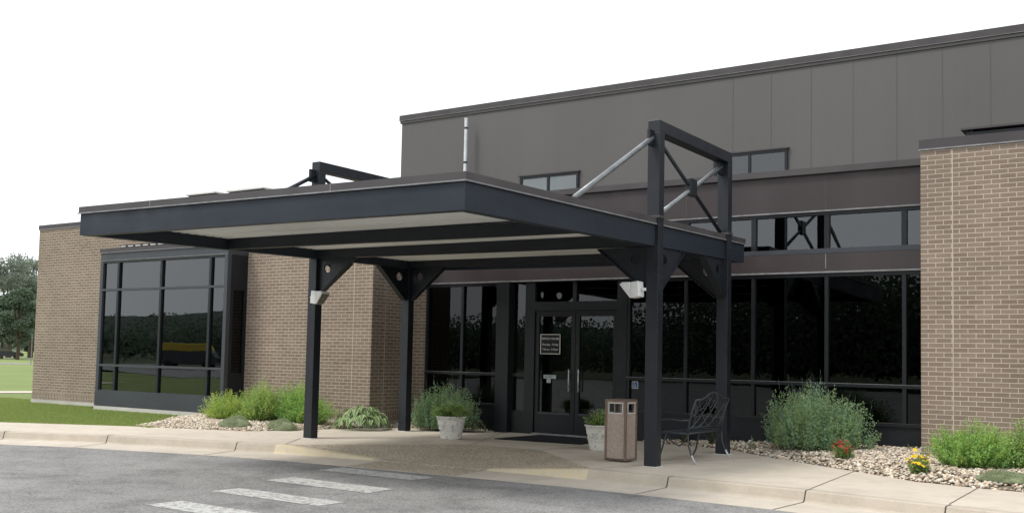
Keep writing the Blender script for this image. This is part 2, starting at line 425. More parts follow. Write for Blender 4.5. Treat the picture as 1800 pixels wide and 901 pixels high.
# walk: kerb line -> beds -> wall
left_back = [(-46, -11), (-36, -1.7), (-29, 4.6), (-24.6, 8.4), (-21.9, 9.9), (-19.466, 11.075), (-17.0, 12.2), (-15.8, 12.6), (-14.7, 12.95), (-14.25, 13.7), (-14.03, 14.7), (-13.6, 15.6), (-12.9, 16.05), (-12.44, 16.25), (-11.5, 16.47)]
right_back = [(-8.4, 16.47), (-7.85, 16.28), (-6.9, 16.1), (-6.39, 15.9), (-5.4, 15.1), (-3.73, 13.94), (-2.94, 13.37), (-2.1, 13.2), (0, 13.0), (6, 12.0), (15, 8.4), (27, 1.8)]
fr_l = [q for q in front if q[0] < -12.2]; fr_r = [q for q in front if q[0] > -6.7]
walk_poly = fr_l + rampP + fr_r + right_back[::-1] + left_back[::-1]
sheet('walk', walk_poly, 0, 'walk')
# shallow ramp: concrete from the walk down to the gutter
q1 = [q for q in front if -12.2 <= q[0] <= -6.7]
rb = MB(); zr = lambda x, y: ktop(x) - 0
rv = [(x, y, 0) for x, y in rampP] ; lo = [(x, y, ktop(x)) for x, y in q1]
# fan between the back polyline and the kerb line
def lerp_back(t):
    L = [0]
    for a, b in zip(rampP[:-1], rampP[1:]): L.append(L[-1] + math.dist(a, b))
    d = t * L[-1]
    for i in range(len(rampP) - 1):
        if d <= L[i + 1] + 1e-9:
            u = (d - L[i]) / (L[i + 1] - L[i]); a, b = rampP[i], rampP[i + 1]; return (a[0] + (b[0] - a[0]) * u, a[1] + (b[1] - a[1]) * u, 0)
    return (*rampP[-1], 0)
NB = len(q1)
bk = []
for i, q in enumerate(q1):
    x = q[0]; 
    if x < -10.1: t = np.interp(x, [q1[0][0], -10.1], [0, .42])
    elif x < -8.45: t = np.interp(x, [-10.1, -8.45], [.42, .60])
    else: t = np.interp(x, [-8.45, q1[-1][0]], [.60, 1])
    bk.append(lerp_back(float(t)))
for i in range(NB - 1):
    for j in range(6):
        def P(i, j):
            a, b = Vector(bk[i]), Vector(lo[i]); return a.lerp(b, j / 6)
        rb.add([P(i, j), P(i, j + 1), P(i + 1, j + 1), P(i + 1, j)], [(0, 1, 2, 3)], 'aggregate')
structure(rb.build('ramp'))
# walk joints
for a, b in (((-3.76, 11.75), (-3.9, 14.05)), ((-2.19, 11.45), (-2.2, 13.2)), ((-12.2, 11.55), (-13.9, 14.0)), ((-6.7, 11.9), (-5.6, 15.2)), ((-8.65, 13.62), (-8.4, 16.4)), ((-10.1, 13.72), (-11.3, 16.4))):
    a, b = Vector(a), Vector(b); n = Vector((-(b - a).y, (b - a).x)).normalized() * .006
    j = MB(); j.add([(a.x - n.x, a.y - n.y, .003), (a.x + n.x, a.y + n.y, .003), (b.x + n.x, b.y + n.y, .003), (b.x - n.x, b.y - n.y, .003)], [(0, 1, 2, 3)], 'groove'); structure(j.build('walk_joint'))
# road
road = [(p.x + n.x * .795, p.y + n.y * .795) for p, n in KP]
sheet('road', road + [(30, -16), (60, -22), (60, -34), (0, -20), (-30, -34), (-46, -34)], ROADZ, 'asphalt')
# crossing stripes
for q in ([(-10.1, 10.17), (-10.06, 10.62), (-8.38, 10.56), (-8.42, 10.15)], [(-9.75, 8.93), (-9.73, 9.37), (-8.03, 9.34), (-8.0, 8.87)], [(-9.44, 7.82), (-9.41, 8.22), (-7.7, 8.16), (-7.72, 7.78)], [(-9.1, 6.7), (-9.06, 7.13), (-7.4, 7.06), (-7.42, 6.68)], [(-8.8, 5.6), (-8.78, 6.0), (-7.1, 5.95), (-7.12, 5.56)]):
    structure(sheet('crossing_stripe', q, ROADZ + .004, 'paint'))
# ground out to the horizon
bm = bmesh.new(); bmesh.ops.create_circle(bm, cap_ends=True, radius=3500, segments=64)
me = bpy.data.meshes.new('ground'); bm.to_mesh(me); bm.free(); me.materials.append(M['farmat'])
go = bpy.data.objects.new('ground', me); go.location.z = -.35; col.objects.link(go); structure(go)
# lawn sheet to the left (rises gently to the building)
def lawn_z(x, y):
    t = np.clip((y - 12.2) / 2.6, 0, 1) * (x > -30) * (x < -16); return .03 * t
lv, lf = [], []
xs = list(np.linspace(-17.0, -30, 27)) + [-34, -40, -50, -70, -100, -150, -240, -400]
def lawn_front(x):
    fx = [q[0] for q in left_back[:7]]; fy = [q[1] for q in left_back[:7]]
    return float(np.interp(x, fx, fy)) if x > -46 else -11
for x in xs:
    y0 = lawn_front(x); ys = np.concatenate([np.linspace(y0, 15.3, 12), [20, 30, 60, 120, 240, 420]]) if x > -46 else np.concatenate([np.linspace(-11, 15.3, 12), [20, 30, 60, 120, 240, 420]])
    for y in ys: lv.append((x, y, float(lawn_z(x, y))))
n = 18
for i in range(len(xs) - 1):
    for j in range(n - 1): lf.append((i * n + j, (i + 1) * n + j, (i + 1) * n + j + 1, i * n + j + 1))
o = fast_mesh('lawn', lv, [f[::-1] for f in lf], 'grass'); structure(o)
# far path and street seen past the left corner
def strip(name, a, b, wd, z, mat):
    a, b = Vector(a), Vector(b); n = Vector((-(b - a).y, (b - a).x)).normalized() * wd / 2
    return sheet(name, [(a.x - n.x, a.y - n.y), (b.x - n.x, b.y - n.y), (b.x + n.x, b.y + n.y), (a.x + n.x, a.y + n.y)], z, mat)
strip('path', (-40, 2), (-22, 40), 1.6, .02, 'walk')
strip('street', (-130, -40), (-60, 120), 7.5, .02, 'asphalt')
strip('street_kerb', (-126.2, -40), (-56.2, 120), 1.2, .03, 'walk')
strip('far_street', (-190, -60), (-100, 190), 9, .02, 'asphalt')

# gravel beds
def wall_y(x):
    return 15.2 if x < WL else (16.47 if x < RBX else 15.5)
bedL = [(-17.8, 13.9), (-17.45, 13.0), (-17.0, 12.22), (-15.8, 12.58), (-14.72, 12.92), (-14.27, 13.7), (-14.05, 14.7), (-13.62, 15.6), (-12.9, 16.02), (-12.44, 16.22), (-11.5, 16.44), (-13.7, 16.46), (-13.72, 15.18), (-17.35, 15.18), (-17.42, 14.62), (-18.0, 14.6)]
bedR = [(-8.4, 16.45), (-7.85, 16.28), (-6.9, 16.1), (-6.39, 15.9), (-5.4, 15.1), (-3.73, 13.94), (-2.94, 13.37), (-2.1, 13.2), (0, 13.0), (3, 12.6), (3, 15.48), (-3.36, 15.48), (-3.36, 16.45)]
def edge_d(P, edge):
    d = np.full(len(P), 1e9)
    for (x0, y0), (x1, y1) in zip(edge[:-1], edge[1:]):
        a = np.array([x0, y0]); b = np.array([x1, y1]) - a; t = np.clip(((P[:, :2] - a) @ b) / (b @ b), 0, 1)
        d = np.minimum(d, np.hypot(*(P[:, :2] - a - t[:, None] * b).T))
    return d
EL, ER = bedL[1:11], bedR[:10]
def bed_z(P):
    P = np.asarray(P, float); d = np.minimum(edge_d(P, EL), edge_d(P, ER)); d2 = edge_d(P, ER)
    return np.where(P[:, 0] < -10, .10, .17) * (1 - np.exp(-d / .55)) + .005 * np.sin(P[:, 0] * 7) * np.cos(P[:, 1] * 6)
def bz(x, y): return float(bed_z([(x, y)])[0])
rng = np.random.default_rng(5)
def bed(poly, name, nst):
    P = np.array(poly); lo, hi = P.min(0), P.max(0); st = .16
    gx, gy = np.arange(lo[0], hi[0] + st, st), np.arange(lo[1], hi[1] + st, st)
    bm = bmesh.new(); vs = [bm.verts.new((x, y, 0)) for x, y in poly]; f = bm.faces.new(vs)
    if f.normal.z < 0: f.normal_flip()
    for x in gx[1:-1]: bmesh.ops.bisect_plane(bm, geom=bm.verts[:] + bm.edges[:] + bm.faces[:], plane_co=(x, 0, 0), plane_no=(1, 0, 0))
    for y in gy[1:-1]: bmesh.ops.bisect_plane(bm, geom=bm.verts[:] + bm.edges[:] + bm.faces[:], plane_co=(0, y, 0), plane_no=(0, 1, 0))
    Z = bed_z([(v.co.x, v.co.y) for v in bm.verts])
    for v, z in zip(bm.verts, Z): v.co.z = z - .02
    bm.normal_update()
    for f in bm.faces:
        if f.normal.z < 0: f.normal_flip()
    me = bpy.data.meshes.new(name); bm.to_mesh(me); bm.free(); me.materials.append(M['gravelbase'])
    o = bpy.data.objects.new(name, me); col.objects.link(o); structure(o)
    # stones
    Q = rng.uniform(lo, hi, (nst * 3, 2)); Q = Q[inpoly(Q, poly)][:nst]; n = len(Q)
    z = bed_z(Q)
    bmi = bmesh.new(); bmesh.ops.create_icosphere(bmi, subdivisions=1, radius=1); iv = np.array([v.co for v in bmi.verts]); fi = np.array([[v.index for v in f.verts] for f in bmi.faces]); bmi.free()
    sz = rng.uniform(.013, .034, n) * np.where(rng.random(n) < .08, 1.35, 1)
    sc = np.c_[sz, sz * rng.uniform(.6, .9, n), sz * rng.uniform(.4, .65, n)]
    V = iv[None] * (1 + rng.uniform(-.18, .18, (n, 12, 1))) * sc[:, None]
    a = rng.uniform(0, 6.28, n); ti = rng.normal(0, .3, n)
    c, s = np.cos(ti)[:, None], np.sin(ti)[:, None]; V = np.stack([V[..., 0] * c - V[..., 2] * s, V[..., 1], V[..., 0] * s + V[..., 2] * c], -1)
    c, s = np.cos(a)[:, None], np.sin(a)[:, None]; V = np.stack([V[..., 0] * c - V[..., 1] * s, V[..., 0] * s + V[..., 1] * c, V[..., 2]], -1)
    V += np.c_[Q, z + rng.uniform(-.012, .02, n)][:, None]
    F = (fi[None] + (np.arange(n) * 12)[:, None, None]).reshape(-1, 3)
    pal = np.array([(.60, .53, .42), (.70, .65, .54), (.40, .33, .25), (.26, .21, .165), (.56, .44, .33), (.48, .45, .40)])
    T = pal[rng.choice(6, n, p=[.25, .16, .2, .14, .15, .1])] * rng.uniform(.95, 1.25, (n, 1)); T = np.repeat(T, 12, 0)
    o = fast_mesh('river_stones', V.reshape(-1, 3), F, 'stone', T, smooth=True); tag(o, 'pale rounded river stones filling the planting bed', 'gravel', kind='stuff'); return o
o = bed(bedL, 'gravel_bed', 13000); o['label'] = 'pale river stones in the bed along the left brick wing'
o = bed(bedR, 'gravel_bed', 19000); o['label'] = 'pale river stones in the bed right of the bench'

# grass blades on the near lawn
def blades(n, x0, x1, y0, y1, h):
    Q = np.c_[rng.uniform(x0, x1, n * 2), rng.uniform(y0, y1, n * 2)]
    fy = np.interp(Q[:, 0], [q[0] for q in left_back[:7]], [q[1] for q in left_back[:7]])
    ok = (Q[:, 1] > fy - .02) & ~inpoly(Q, bedL) & ~((Q[:, 0] > -25.5) & (Q[:, 1] > 15.17)) & ~((Q[:, 0] > -21.96) & (Q[:, 1] > 14.6)); Q = Q[ok][:n]; n = len(Q)
    z = lawn_z(Q[:, 0], Q[:, 1]); a = rng.uniform(0, 6.28, n); hh = h * rng.uniform(.5, 1.2, n); wd = .007
    d = np.c_[np.cos(a), np.sin(a)] * wd; lean = rng.normal(0, .35, (n, 2)) * hh[:, None]
    V = np.stack([np.c_[Q - d, z - .005], np.c_[Q + d, z - .005], np.c_[Q + lean, z + hh]], 1).reshape(-1, 3)
    F = np.arange(3 * n).reshape(-1, 3); T = np.repeat(np.c_[rng.uniform(.8, 1.35, n), rng.uniform(.85, 1.2, n), rng.uniform(.6, 1.2, n)], 3, 0)
    return V, F, T
V, F, T = blades(110000, -29, -16.5, 10.0, 16, .036)
o = fast_mesh('grass', V, F, 'blade', T); tag(o, 'mown green grass of the lawn in front of the left wing', 'grass', kind='stuff')

# ------------------------------------------------------------------ office building
B = thing('office_building', (-11, 16.5, 0), 'long brown brick office building with dark window walls and a taller grey metal hall behind', 'building')
# left brick wing
b = MB(); XB0, YB, ZB = -25.51, 15.205, 4.56
YS = WY
b.box(XB0, WL, YB, YB + .3, .34, ZB, 'brick')            # front wall
b.box(WL - .3, WL, YB + .3, WY + .25, .34, ZB, 'brick')  # side face toward the entrance
b.box(WL, -13.36, WY, WY + .25, .34, 3.1, 'brick')
b.box(XB0, XB0 + .3, YB + .3, 36, .34, ZB, 'brick')
b.box(XB0, WL, YB, YB + .3, .13, .34, 'soldier'); b.box(WL - .3, WL, YB + .3, WY + .25, .13, .34, 'soldier'); b.box(WL, -13.36, WY, WY + .25, .13, .34, 'soldier'); b.box(XB0, XB0 + .3, YB + .3, 36, .13, .34, 'soldier')
o = b.build('brick_wall', parent=B)
b = MB(); b.box(XB0 - .012, WL + .01, YB - .015, YB + .3, -.1, .13, 'found'); b.box(WL - .3, WL + .012, YB + .3, WY + .2, -.1, .125, 'found')
b.box(-21.96, -17.40, 14.63, 15.18, -.1, .125, 'found'); b.build('foundation', parent=B)
b = MB(); b.box(XB0 - .02, WL + .02, YB - .02, YB + .4, ZB, 4.678, 'copdark'); b.box(WL - .4, WL + .02, YB + .4, 21.1, ZB, 4.676, 'copdark'); b.build('coping', parent=B)
b = MB(); b.box(XB0 - .02, WL + .022, YB - .024, YB - .021, ZB - .012, ZB + .008, 'edge'); b.build('drip_edge', parent=B)
b = MB(); b.box(-14.256, -14.242, YB - .003, YB + .01, .13, ZB - .01, 'joint'); b.box(WL - .01, WL + .003, 15.595, 15.609, .13, ZB - .01, 'joint'); b.build('control_joint', parent=B)
b = MB(); b.box(XB0 + .3, WL - .3, YB + .3, 36, 4.2, 4.4, 'copdark'); b.build('roof', parent=B)

# right brick block
b = MB(); ZR = 4.62
b.box(RBX, 9, RBY, RBY + .3, .1, ZR, 'brick'); b.box(RBX, RBX + .3, RBY + .3, 21.1, .1, ZR, 'brick'); b.build('brick_wall', parent=B)
b = MB(); b.box(RBX - .02, 9.02, RBY - .02, RBY + .4, ZR, 4.765, 'copdark'); b.box(RBX - .02, RBX + .4, RBY + .4, 21.1, ZR, 4.763, 'copdark'); b.build('coping', parent=B)
b = MB(); b.box(RBX - .02, 9.02, RBY - .026, RBY - .021, ZR - .015, ZR + .006, 'edge'); b.build('drip_edge', parent=B)
b = MB(); b.box(-2.906, -2.892, RBY - .003, RBY + .01, .1, ZR - .02, 'joint'); b.build('control_joint', parent=B)
b = MB(); b.box(RBX + .3, 9, RBY + .3, 21.1, 4.2, 4.4, 'copdark'); b.build('roof', parent=B)

# upper metal hall
YU = 21.118
b = MB(); b.box(-18.2, 16, YU, YU + .25, 3, 7.82, 'upper'); b.box(-18.2, -17.95, YU + .25, 45, 3, 7.82, 'upper'); b.build('metal_wall', parent=B)
b = MB()
for x in -17.4 + .885 * np.arange(10, 38): b.box(x - .006, x + .006, YU - .004, YU + .01, 4.3, 7.82, 'upperseam')
b.build('panel_seam', parent=B)['kind'] = 'stuff'
b = MB(); b.box(-18.26, 16, YU - .05, YU + .4, 7.87, 8.025, 'coping'); b.box(-18.26, -17.8, YU + .4, 45, 7.84, 8.023, 'coping'); b.build('coping', parent=B)
b = MB(); b.box(-18.24, 16, YU - .03, YU + .2, 7.80, 7.868, 'upperseam'); b.box(-18.26, 16, YU - .056, YU - .051, 7.868, 7.878, 'edge'); b.build('drip_edge', parent=B)
b = MB(); b.box(-17.9, 16, YU + .3, 45, 7.5, 7.7, 'copdark'); b.build('roof', parent=B)
# upper windows
def win(name, x0, x1, y, z0, z1, nm, glass='glass', fr=.06, blind=False):
    w_ = MB(); w_.box(x0, x1, y - .05, y + .04, z1 - fr, z1, 'dark'); w_.box(x0, x1, y - .05, y + .04, z0, z0 + fr, 'dark')
    w_.box(x0, x0 + fr, y - .05, y + .04, z0 + fr, z1 - fr, 'dark'); w_.box(x1 - fr, x1, y - .05, y + .04, z0 + fr, z1 - fr, 'dark')
    w_.box(x0 - .03, x1 + .03, y - .07, y - .001, z1, z1 + .03, 'coping')
    for xm in nm: w_.box(xm - fr / 2, xm + fr / 2, y - .045, y + .04, z0 + fr, z1 - fr, 'dark')
    f = w_.build(name, parent=B)
    e = [x0] + list(nm) + [x1]
    for a, c in zip(e[:-1], e[1:]):
        p_ = MB(); p_.box(a + fr * .5, c - fr * .5, y - .022, y - .012, z0 + fr * .6, z1 - fr * .6, glass); p_.build('pane', parent=f)
    q_ = MB(); q_.box(x0 + .02, x1 - .02, y - .006, y - .001, z0 + .02, z1 - .02, 'blind' if blind else 'inwall'); q_.build('blind' if blind else 'backing', parent=f)
    return f
win('upper_window', -14.22, -12.5, YU, 5.15, 6.0, [-13.38], 'upglass', blind=True)
win('upper_window', -8.98, -7.28, YU, 5.15, 6.06, [-8.14], 'bayglass')

# window wall: parapet, clerestory, band, tall glazing
XW0, XW1 = -13.36, -3.35
b = MB(); b.box(WL + .02, XW1, WY - .12, WY + .35, 4.56, 4.665, 'coping'); b.build('coping', parent=B)
b = MB(); b.box(XW0 - .36, XW1, WY - .06, WY + .2, 3.96, 4.557, 'band'); b.build('metal_band', parent=B)
for x in (-12.4, -9.95, -7.5, -5.02): MB().box(x - .007, x + .007, WY - .063, WY - .055, 3.96, 4.55, 'coping').build('band_seam', parent=B)
b = MB(); b.box(XW0 - .36, XW1, WY - .075, WY + .2, 3.935, 3.958, 'edge'); b.build('drip_edge', parent=B)
b = MB(); b.box(XW0 - .36, XW1, WY - .06, WY + .2, 2.955, 3.245, 'band')
for x in (-7.5, -5.02): b.box(x - .006, x + .006, WY - .063, WY - .055, 3.0, 3.24, 'edge')
b.build('metal_band', parent=B)
b = MB(); b.box(XW0 - .36, XW1, WY - .085, WY + .2, 2.925, 2.952, 'edge'); b.build('drip_edge', parent=B)
b = MB(); b.box(-13.36, 9, WY + .3, 21.1, 4.2, 4.4, 'copdark'); b.build('roof', parent=B)
b = MB()
b.box(WL - .01, XW1, WY - .05, WY + .1, 3.25, 3.33, 'spandrel'); b.box(WL - .01, XW1, WY - .05, WY + .1, 3.88, 3.932, 'dark')
mul = [-12.4, -11.2, -9.95, -8.7, -7.5, -6.26, -5.01, -3.79]
for x in mul: b.box(x - .04, x + .04, WY - .045, WY + .1, 3.33, 3.88, 'dark')
f = b.build('clerestory_window', parent=B)
e = [WL] + mul + [XW1]
for a, c in zip(e[:-1], e[1:]): MB().box(a, c, WY + .0, WY + .01, 3.32, 3.89, 'clerglass').build('pane', parent=f)
# lower glazing groups (x0, x1, mullions)
def glazing(x0, x1, mul, blind=False):
    b = MB(); Y0, Y1 = WY - .05, WY + .1
    b.box(x0, x1, Y0, Y1, 2.865, 2.924, 'dark'); b.box(x0, x1, Y0 - .01, Y1, 1.09, 1.145, 'dark'); b.box(x0, x1, Y0 - .01, Y1, .49, .545, 'dark'); b.box(x0, x1, Y0 + .02, Y1, 0, .49, 'dark')
    for x in [x0 + .03] + mul + [x1 - .03]:
        for z0, z1 in ((.545, 1.09), (1.145, 2.865)): b.box(x - .03, x + .03, Y0, Y1, z0, z1, 'dark')
    b.box(x0, x1, Y0 - .014, Y0 - .011, 1.138, 1.145, 'edge'); b.box(x0, x1, Y0 - .014, Y0 - .011, .538, .545, 'coping')
    f = b.build('window', parent=B)
    e = [x0] + mul + [x1]
    for a, c in zip(e[:-1], e[1:]):
        for z0, z1 in ((.53, 1.10), (1.13, 2.88)): MB().box(a + .005, c - .005, WY, WY + .01, z0, z1, 'glass').build('pane', parent=f)
glazing(-13.36, -11.5, [-12.42])
glazing(-8.66, XW1, [-7.5, -6.26, -5.01, -3.79])
# entrance: pillar, sidelight, double doors, transom
b = MB(); b.box(-11.5, -11.2, WY - .16, WY + .2, 0, 2.925, 'dark'); b.build('entrance_pillar', parent=B, bevel=.004)
b = MB(); b.box(-11.2, -10.66, WY - .04, WY + .1, 0, .43, 'dark'); b.box(-11.2, -10.66, WY - .05, WY + .1, 1.09, 1.15, 'dark'); b.box(-11.2, -11.17, WY - .04, WY + .1, .43, 2.9, 'dark'); b.box(-10.88, -10.66, WY - .06, WY + .1, .0, 2.92, 'dark')
f = b.build('sidelight', parent=B); MB().box(-11.19, -10.86, WY, WY + .01, .4, 2.9, 'doorglass').build('pane', parent=f)
b = MB(); b.box(-10.66, -8.86, WY - .06, WY + .12, 2.36, 2.53, 'dark'); b.box(-8.86, -8.66, WY - .06, WY + .12, 0, 2.92, 'dark'); b.box(-9.82, -9.74, WY - .05, WY + .1, 2.53, 2.92, 'dark')
b.box(-10.66, -8.86, WY - .12, WY + .15, .0, .03, 'edge')
f = b.build('door_frame', parent=B); MB().box(-10.66, -9.82, WY, WY + .01, 2.53, 2.92, 'doorglass').build('pane', parent=f); MB().box(-9.74, -8.86, WY, WY + .01, 2.53, 2.92, 'doorglass').build('pane', parent=f)
for x0, x1, hs in ((-10.655, -9.765, 1), (-9.755, -8.865, -1)):
    b = MB(); Y0, Y1 = WY - .03, WY + .03
    b.box(x0, x0 + .085, Y0, Y1, .035, 2.355, 'dark'); b.box(x1 - .085, x1, Y0, Y1, .035, 2.355, 'dark'); b.box(x0 + .085, x1 - .085, Y0, Y1, 2.25, 2.355, 'dark'); b.box(x0 + .085, x1 - .085, Y0, Y1, .035, .40, 'dark')
    b.box(x0 + .09, x1 - .09, Y0 - .012, Y0 - .001, .39, .43, 'spandrel')
    d = b.build('door', parent=B, bevel=.003)
    MB().box(x0 + .08, x1 - .08, WY, WY + .01, .40, 2.25, 'doorglass').build('pane', parent=d)
    hx = x1 - .10 if hs == 1 else x0 + .10
    h = MB(); h.tube([(hx, Y0 - .05, .83), (hx, Y0 - .05, 1.25)], .012, 8, 'flue'); h.tube([(hx, Y0, .88), (hx, Y0 - .05, .88)], .008, 6, 'flue'); h.tube([(hx, Y0, 1.2), (hx, Y0 - .05, 1.2)], .008, 6, 'flue'); h.build('handle', parent=d, smooth=True)
# interior
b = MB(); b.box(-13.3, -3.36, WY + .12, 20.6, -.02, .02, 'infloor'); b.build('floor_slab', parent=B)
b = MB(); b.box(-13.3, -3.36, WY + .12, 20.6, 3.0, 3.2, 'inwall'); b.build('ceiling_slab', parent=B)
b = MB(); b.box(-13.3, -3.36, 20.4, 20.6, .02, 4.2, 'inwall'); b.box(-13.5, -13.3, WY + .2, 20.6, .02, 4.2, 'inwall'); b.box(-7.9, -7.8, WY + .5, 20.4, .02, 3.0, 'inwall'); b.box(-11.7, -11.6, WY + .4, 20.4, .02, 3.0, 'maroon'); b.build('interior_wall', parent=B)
b = MB()
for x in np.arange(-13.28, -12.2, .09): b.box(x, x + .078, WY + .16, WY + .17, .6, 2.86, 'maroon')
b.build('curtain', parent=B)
b = MB()   # inner vestibule doors
for x in (-10.9, -9.95, -9.88, -8.95): b.box(x - .03, x + .03, 18.6, 18.65, .02, 2.2, 'spandrel')
b.box(-11.6, -7.9, 18.6, 18.66, 2.2, 2.32, 'spandrel'); b.box(-9.86, -9.84, 18.58, 18.6, .5, 2.15, 'flue'); b.build('vestibule_frame', parent=B)

# bay window on the left wing
x0, x1, yb, yw_ = -21.94, -17.41, 14.64, 15.2
b = MB(); b.box(x0, x1, yb + .003, yw_, 3.56, 3.745, 'spandrel'); b.box(x0, x1, yb - .01, yw_, .13, .46, 'spandrel')
b.box(x0, x0 + .11, yb, yw_, .46, 3.56, 'spandrel'); b.box(x1 - .10, x1, yb, yb + .10, .46, 3.56, 'spandrel')
for xm in (-21.24, -19.66, -17.98):
    for z0, z1 in ((.50, 1.06), (1.11, 2.84), (2.89, 3.50)): b.box(xm - .035, xm + .035, yb + .004, yb + .1, z0, z1, 'dark')
for z0, z1 in ((.46, .50), (1.06, 1.11), (2.84, 2.89), (3.50, 3.56)): b.box(x0 + .11, x1 - .1, yb + .001, yb + .1, z0, z1, 'spandrel' if z0 != 3.5 else 'dark')
b.box(x1 - .09, x1 - .005, yb + .1, yw_, 2.80, 2.92, 'dark'); b.box(x1 - .09, x1 - .003, yb + .1, yb + .18, .46, 2.8, 'dark'); b.box(x1 - .09, x1 - .005, yb + .18, yw_ , .46, 1.0, 'dark'); b.box(x1 - .09, x1 - .004, yw_ - .07, yw_, 1.0, 2.8, 'dark'); b.box(x1 - .09, x1 - .006, yb + .1, yw_, 2.92, 3.56, 'dark')
f = b.build('bay_window', parent=B)
xs_ = [x0 + .11, -21.24, -19.66, -17.98, x1 - .1]
for a, c in zip(xs_[:-1], xs_[1:]):
    for z0, z1 in ((.48, 1.08), (1.09, 2.86), (2.87, 3.52)): MB().box(a, c, yb + .05, yb + .06, z0, z1, 'bayglass').build('pane', parent=f)
MB().box(x1 - .05, x1 - .04, yb + .17, yw_ - .06, .99, 2.81, 'glass').build('pane', parent=f)
b = MB(); b.box(x0 - .02, x1 + .02, yb - .02, yw_, 3.75, 3.845, 'copdark'); b.box(x0 - .022, x1 + .022, yb - .028, yb - .021, 3.742, 3.756, 'edge'); b.box(x0, x1, yb - .008, yb - .001, 3.555, 3.567, 'edge'); b.build('coping', parent=f)
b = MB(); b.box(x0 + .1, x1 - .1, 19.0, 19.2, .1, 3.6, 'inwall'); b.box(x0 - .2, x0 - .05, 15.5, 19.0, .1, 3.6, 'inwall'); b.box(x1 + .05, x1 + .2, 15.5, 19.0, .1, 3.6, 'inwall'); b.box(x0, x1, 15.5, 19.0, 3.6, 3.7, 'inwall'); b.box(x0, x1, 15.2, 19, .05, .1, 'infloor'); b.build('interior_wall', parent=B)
# roof things
t = MB(); t.box(x0 + .35, x0 + 2.4, 14.9, 15.02, 3.85, 3.955, 'ventd')
o = t.build('roof_vent', base=(x0 + 1.3, 14.95, 3.85), bevel=.004); tag(o, 'low dark louvred strip with pale slots on top of the bay window', 'vent')
for i in range(7):
    MB().box(x0 + .40 + i * .28, x0 + .58 + i * .28, 14.885, 14.898, 3.905, 3.93, 'blind').build('vent_slot', parent=o)

# ------------------------------------------------------------------ things on the roofs
t = thing('flue_pipe', (-15.8, YU - .25, 4.4), 'tall pale steel flue pipe in front of the grey metal hall wall', 'flue pipe')
MB().tube([(-15.8, YU - .25, 4.4), (-15.8, YU - .25, 7.60)], .046, 14, 'flue').build('pipe', parent=t, smooth=False)
for z in (5.2, 6.45, 7.35):
    MB().tube([(-15.8, YU - .25, z), (-15.8, YU - .25, z + .05)], .054, 14, 'spandrel').build('collar', parent=t)
MB().tube([(-15.8, YU - .25, 7.60), (-15.8, YU - .25, 7.64)], .052, 14, 'flue').build('cap', parent=t)
def skylight(x, y, z, wx, wy, h, lab):
    t = thing('skylight', (x, y, z), lab, 'skylight', 'skylights on the left roof')
    MB().box(x - wx / 2, x + wx / 2, y - wy / 2, y + wy / 2, z, z + h, 'spandrel').build('curb', parent=t)
    d = MB(); a = .06
    top = [(x - wx / 2 - a, y - wy / 2 - a, z + h), (x + wx / 2 + a, y - wy / 2 - a, z + h), (x + wx / 2 + a, y + wy / 2 + a, z + h), (x - wx / 2 - a, y + wy / 2 + a, z + h)]
    t2 = [(x - wx * .25, y - wy * .25, z + h + .16), (x + wx * .25, y - wy * .25, z + h + .16), (x + wx * .25, y + wy * .25, z + h + .16), (x - wx * .25, y + wy * .25, z + h + .16)]
    t1 = [(p[0], p[1], p[2] + .04) for p in top]
    d.add(top + t1 + t2, [(3, 2, 1, 0), (0, 1, 5, 4), (1, 2, 6, 5), (2, 3, 7, 6), (3, 0, 4, 7), (4, 5, 9, 8), (5, 6, 10, 9), (6, 7, 11, 10), (7, 4, 8, 11), (8, 9, 10, 11)], 'blind')
    d.build('dome', parent=t)
skylight(-23.2, 19, 4.4, 1.1, 1.0, 1.42, 'grey skylight nearest the left end of the flat roof')
skylight(-21.4, 19, 4.4, 1.3, 1.0, 1.40, 'wider pale skylight just right of the other one on the flat roof')
t = MB(); t.box(-2.85, 8, 16.3, 16.6, 4.4, 4.985, 'dark'); t.box(-2.92, 8.05, 16.25, 16.65, 5.02, 5.05, 'coping')
for x in np.arange(-2.8, 8, 1.2): t.box(x, x + .05, 16.32, 16.58, 4.97, 5.03, 'dark')
tag(t.build('roof_rail', base=(2, 16.4, 4.77)), 'low dark capped rail on the roof above the right brick wall', 'roof rail')

# ------------------------------------------------------------------ entrance canopy
XL, XR, YF, YBk = -12.83, -6.22, 8.224, 15.89
def dz(x, y): return .0626 * (XR - x) / (XR - XL) - .1446 * (YBk - y) / (YBk - YF)
ZBt, ZTp, ZM = 3.089, 3.482, 3.482 - .095
ca = thing('entrance_canopy', (-9.5, 12.6, 0), 'dark steel drive-up canopy on four posts in front of the glass doors', 'canopy')
b = MB(); tk = .14
for (a, c, d, e_) in ((XL, XR, YF, YF + tk), (XL, XR, YBk - tk, YBk), (XL, XL + tk, YF + tk, YBk - tk), (XR - tk, XR, YF + tk, YBk - tk)):
    b.box(a, c, d, e_, ZBt, ZM, 'fascia', dz)
b.build('fascia', parent=ca)
b = MB(); q = .02
b.box(XL - q, XR + q, YF - q, YBk + q, ZM + .003, ZTp, 'coping', dz); b.build('roof', parent=ca)
b = MB()
for (a, c, d, e_) in ((XL - q - .012, XR + q + .012, YF - q - .012, YF - q - .001), (XR + q + .001, XR + q + .012, YF - q, YBk + q)):
    b.box(a, c, d, e_, ZM - .004, ZM + .012, 'edge', dz)
b.build('drip_edge', parent=ca)
for x in (-11.3, -8.1): MB().box(x, x + .012, YF - q - .004, YF - q + .01, ZM + .01, ZTp - .002, 'edge', dz).build('roof_seam', parent=ca)
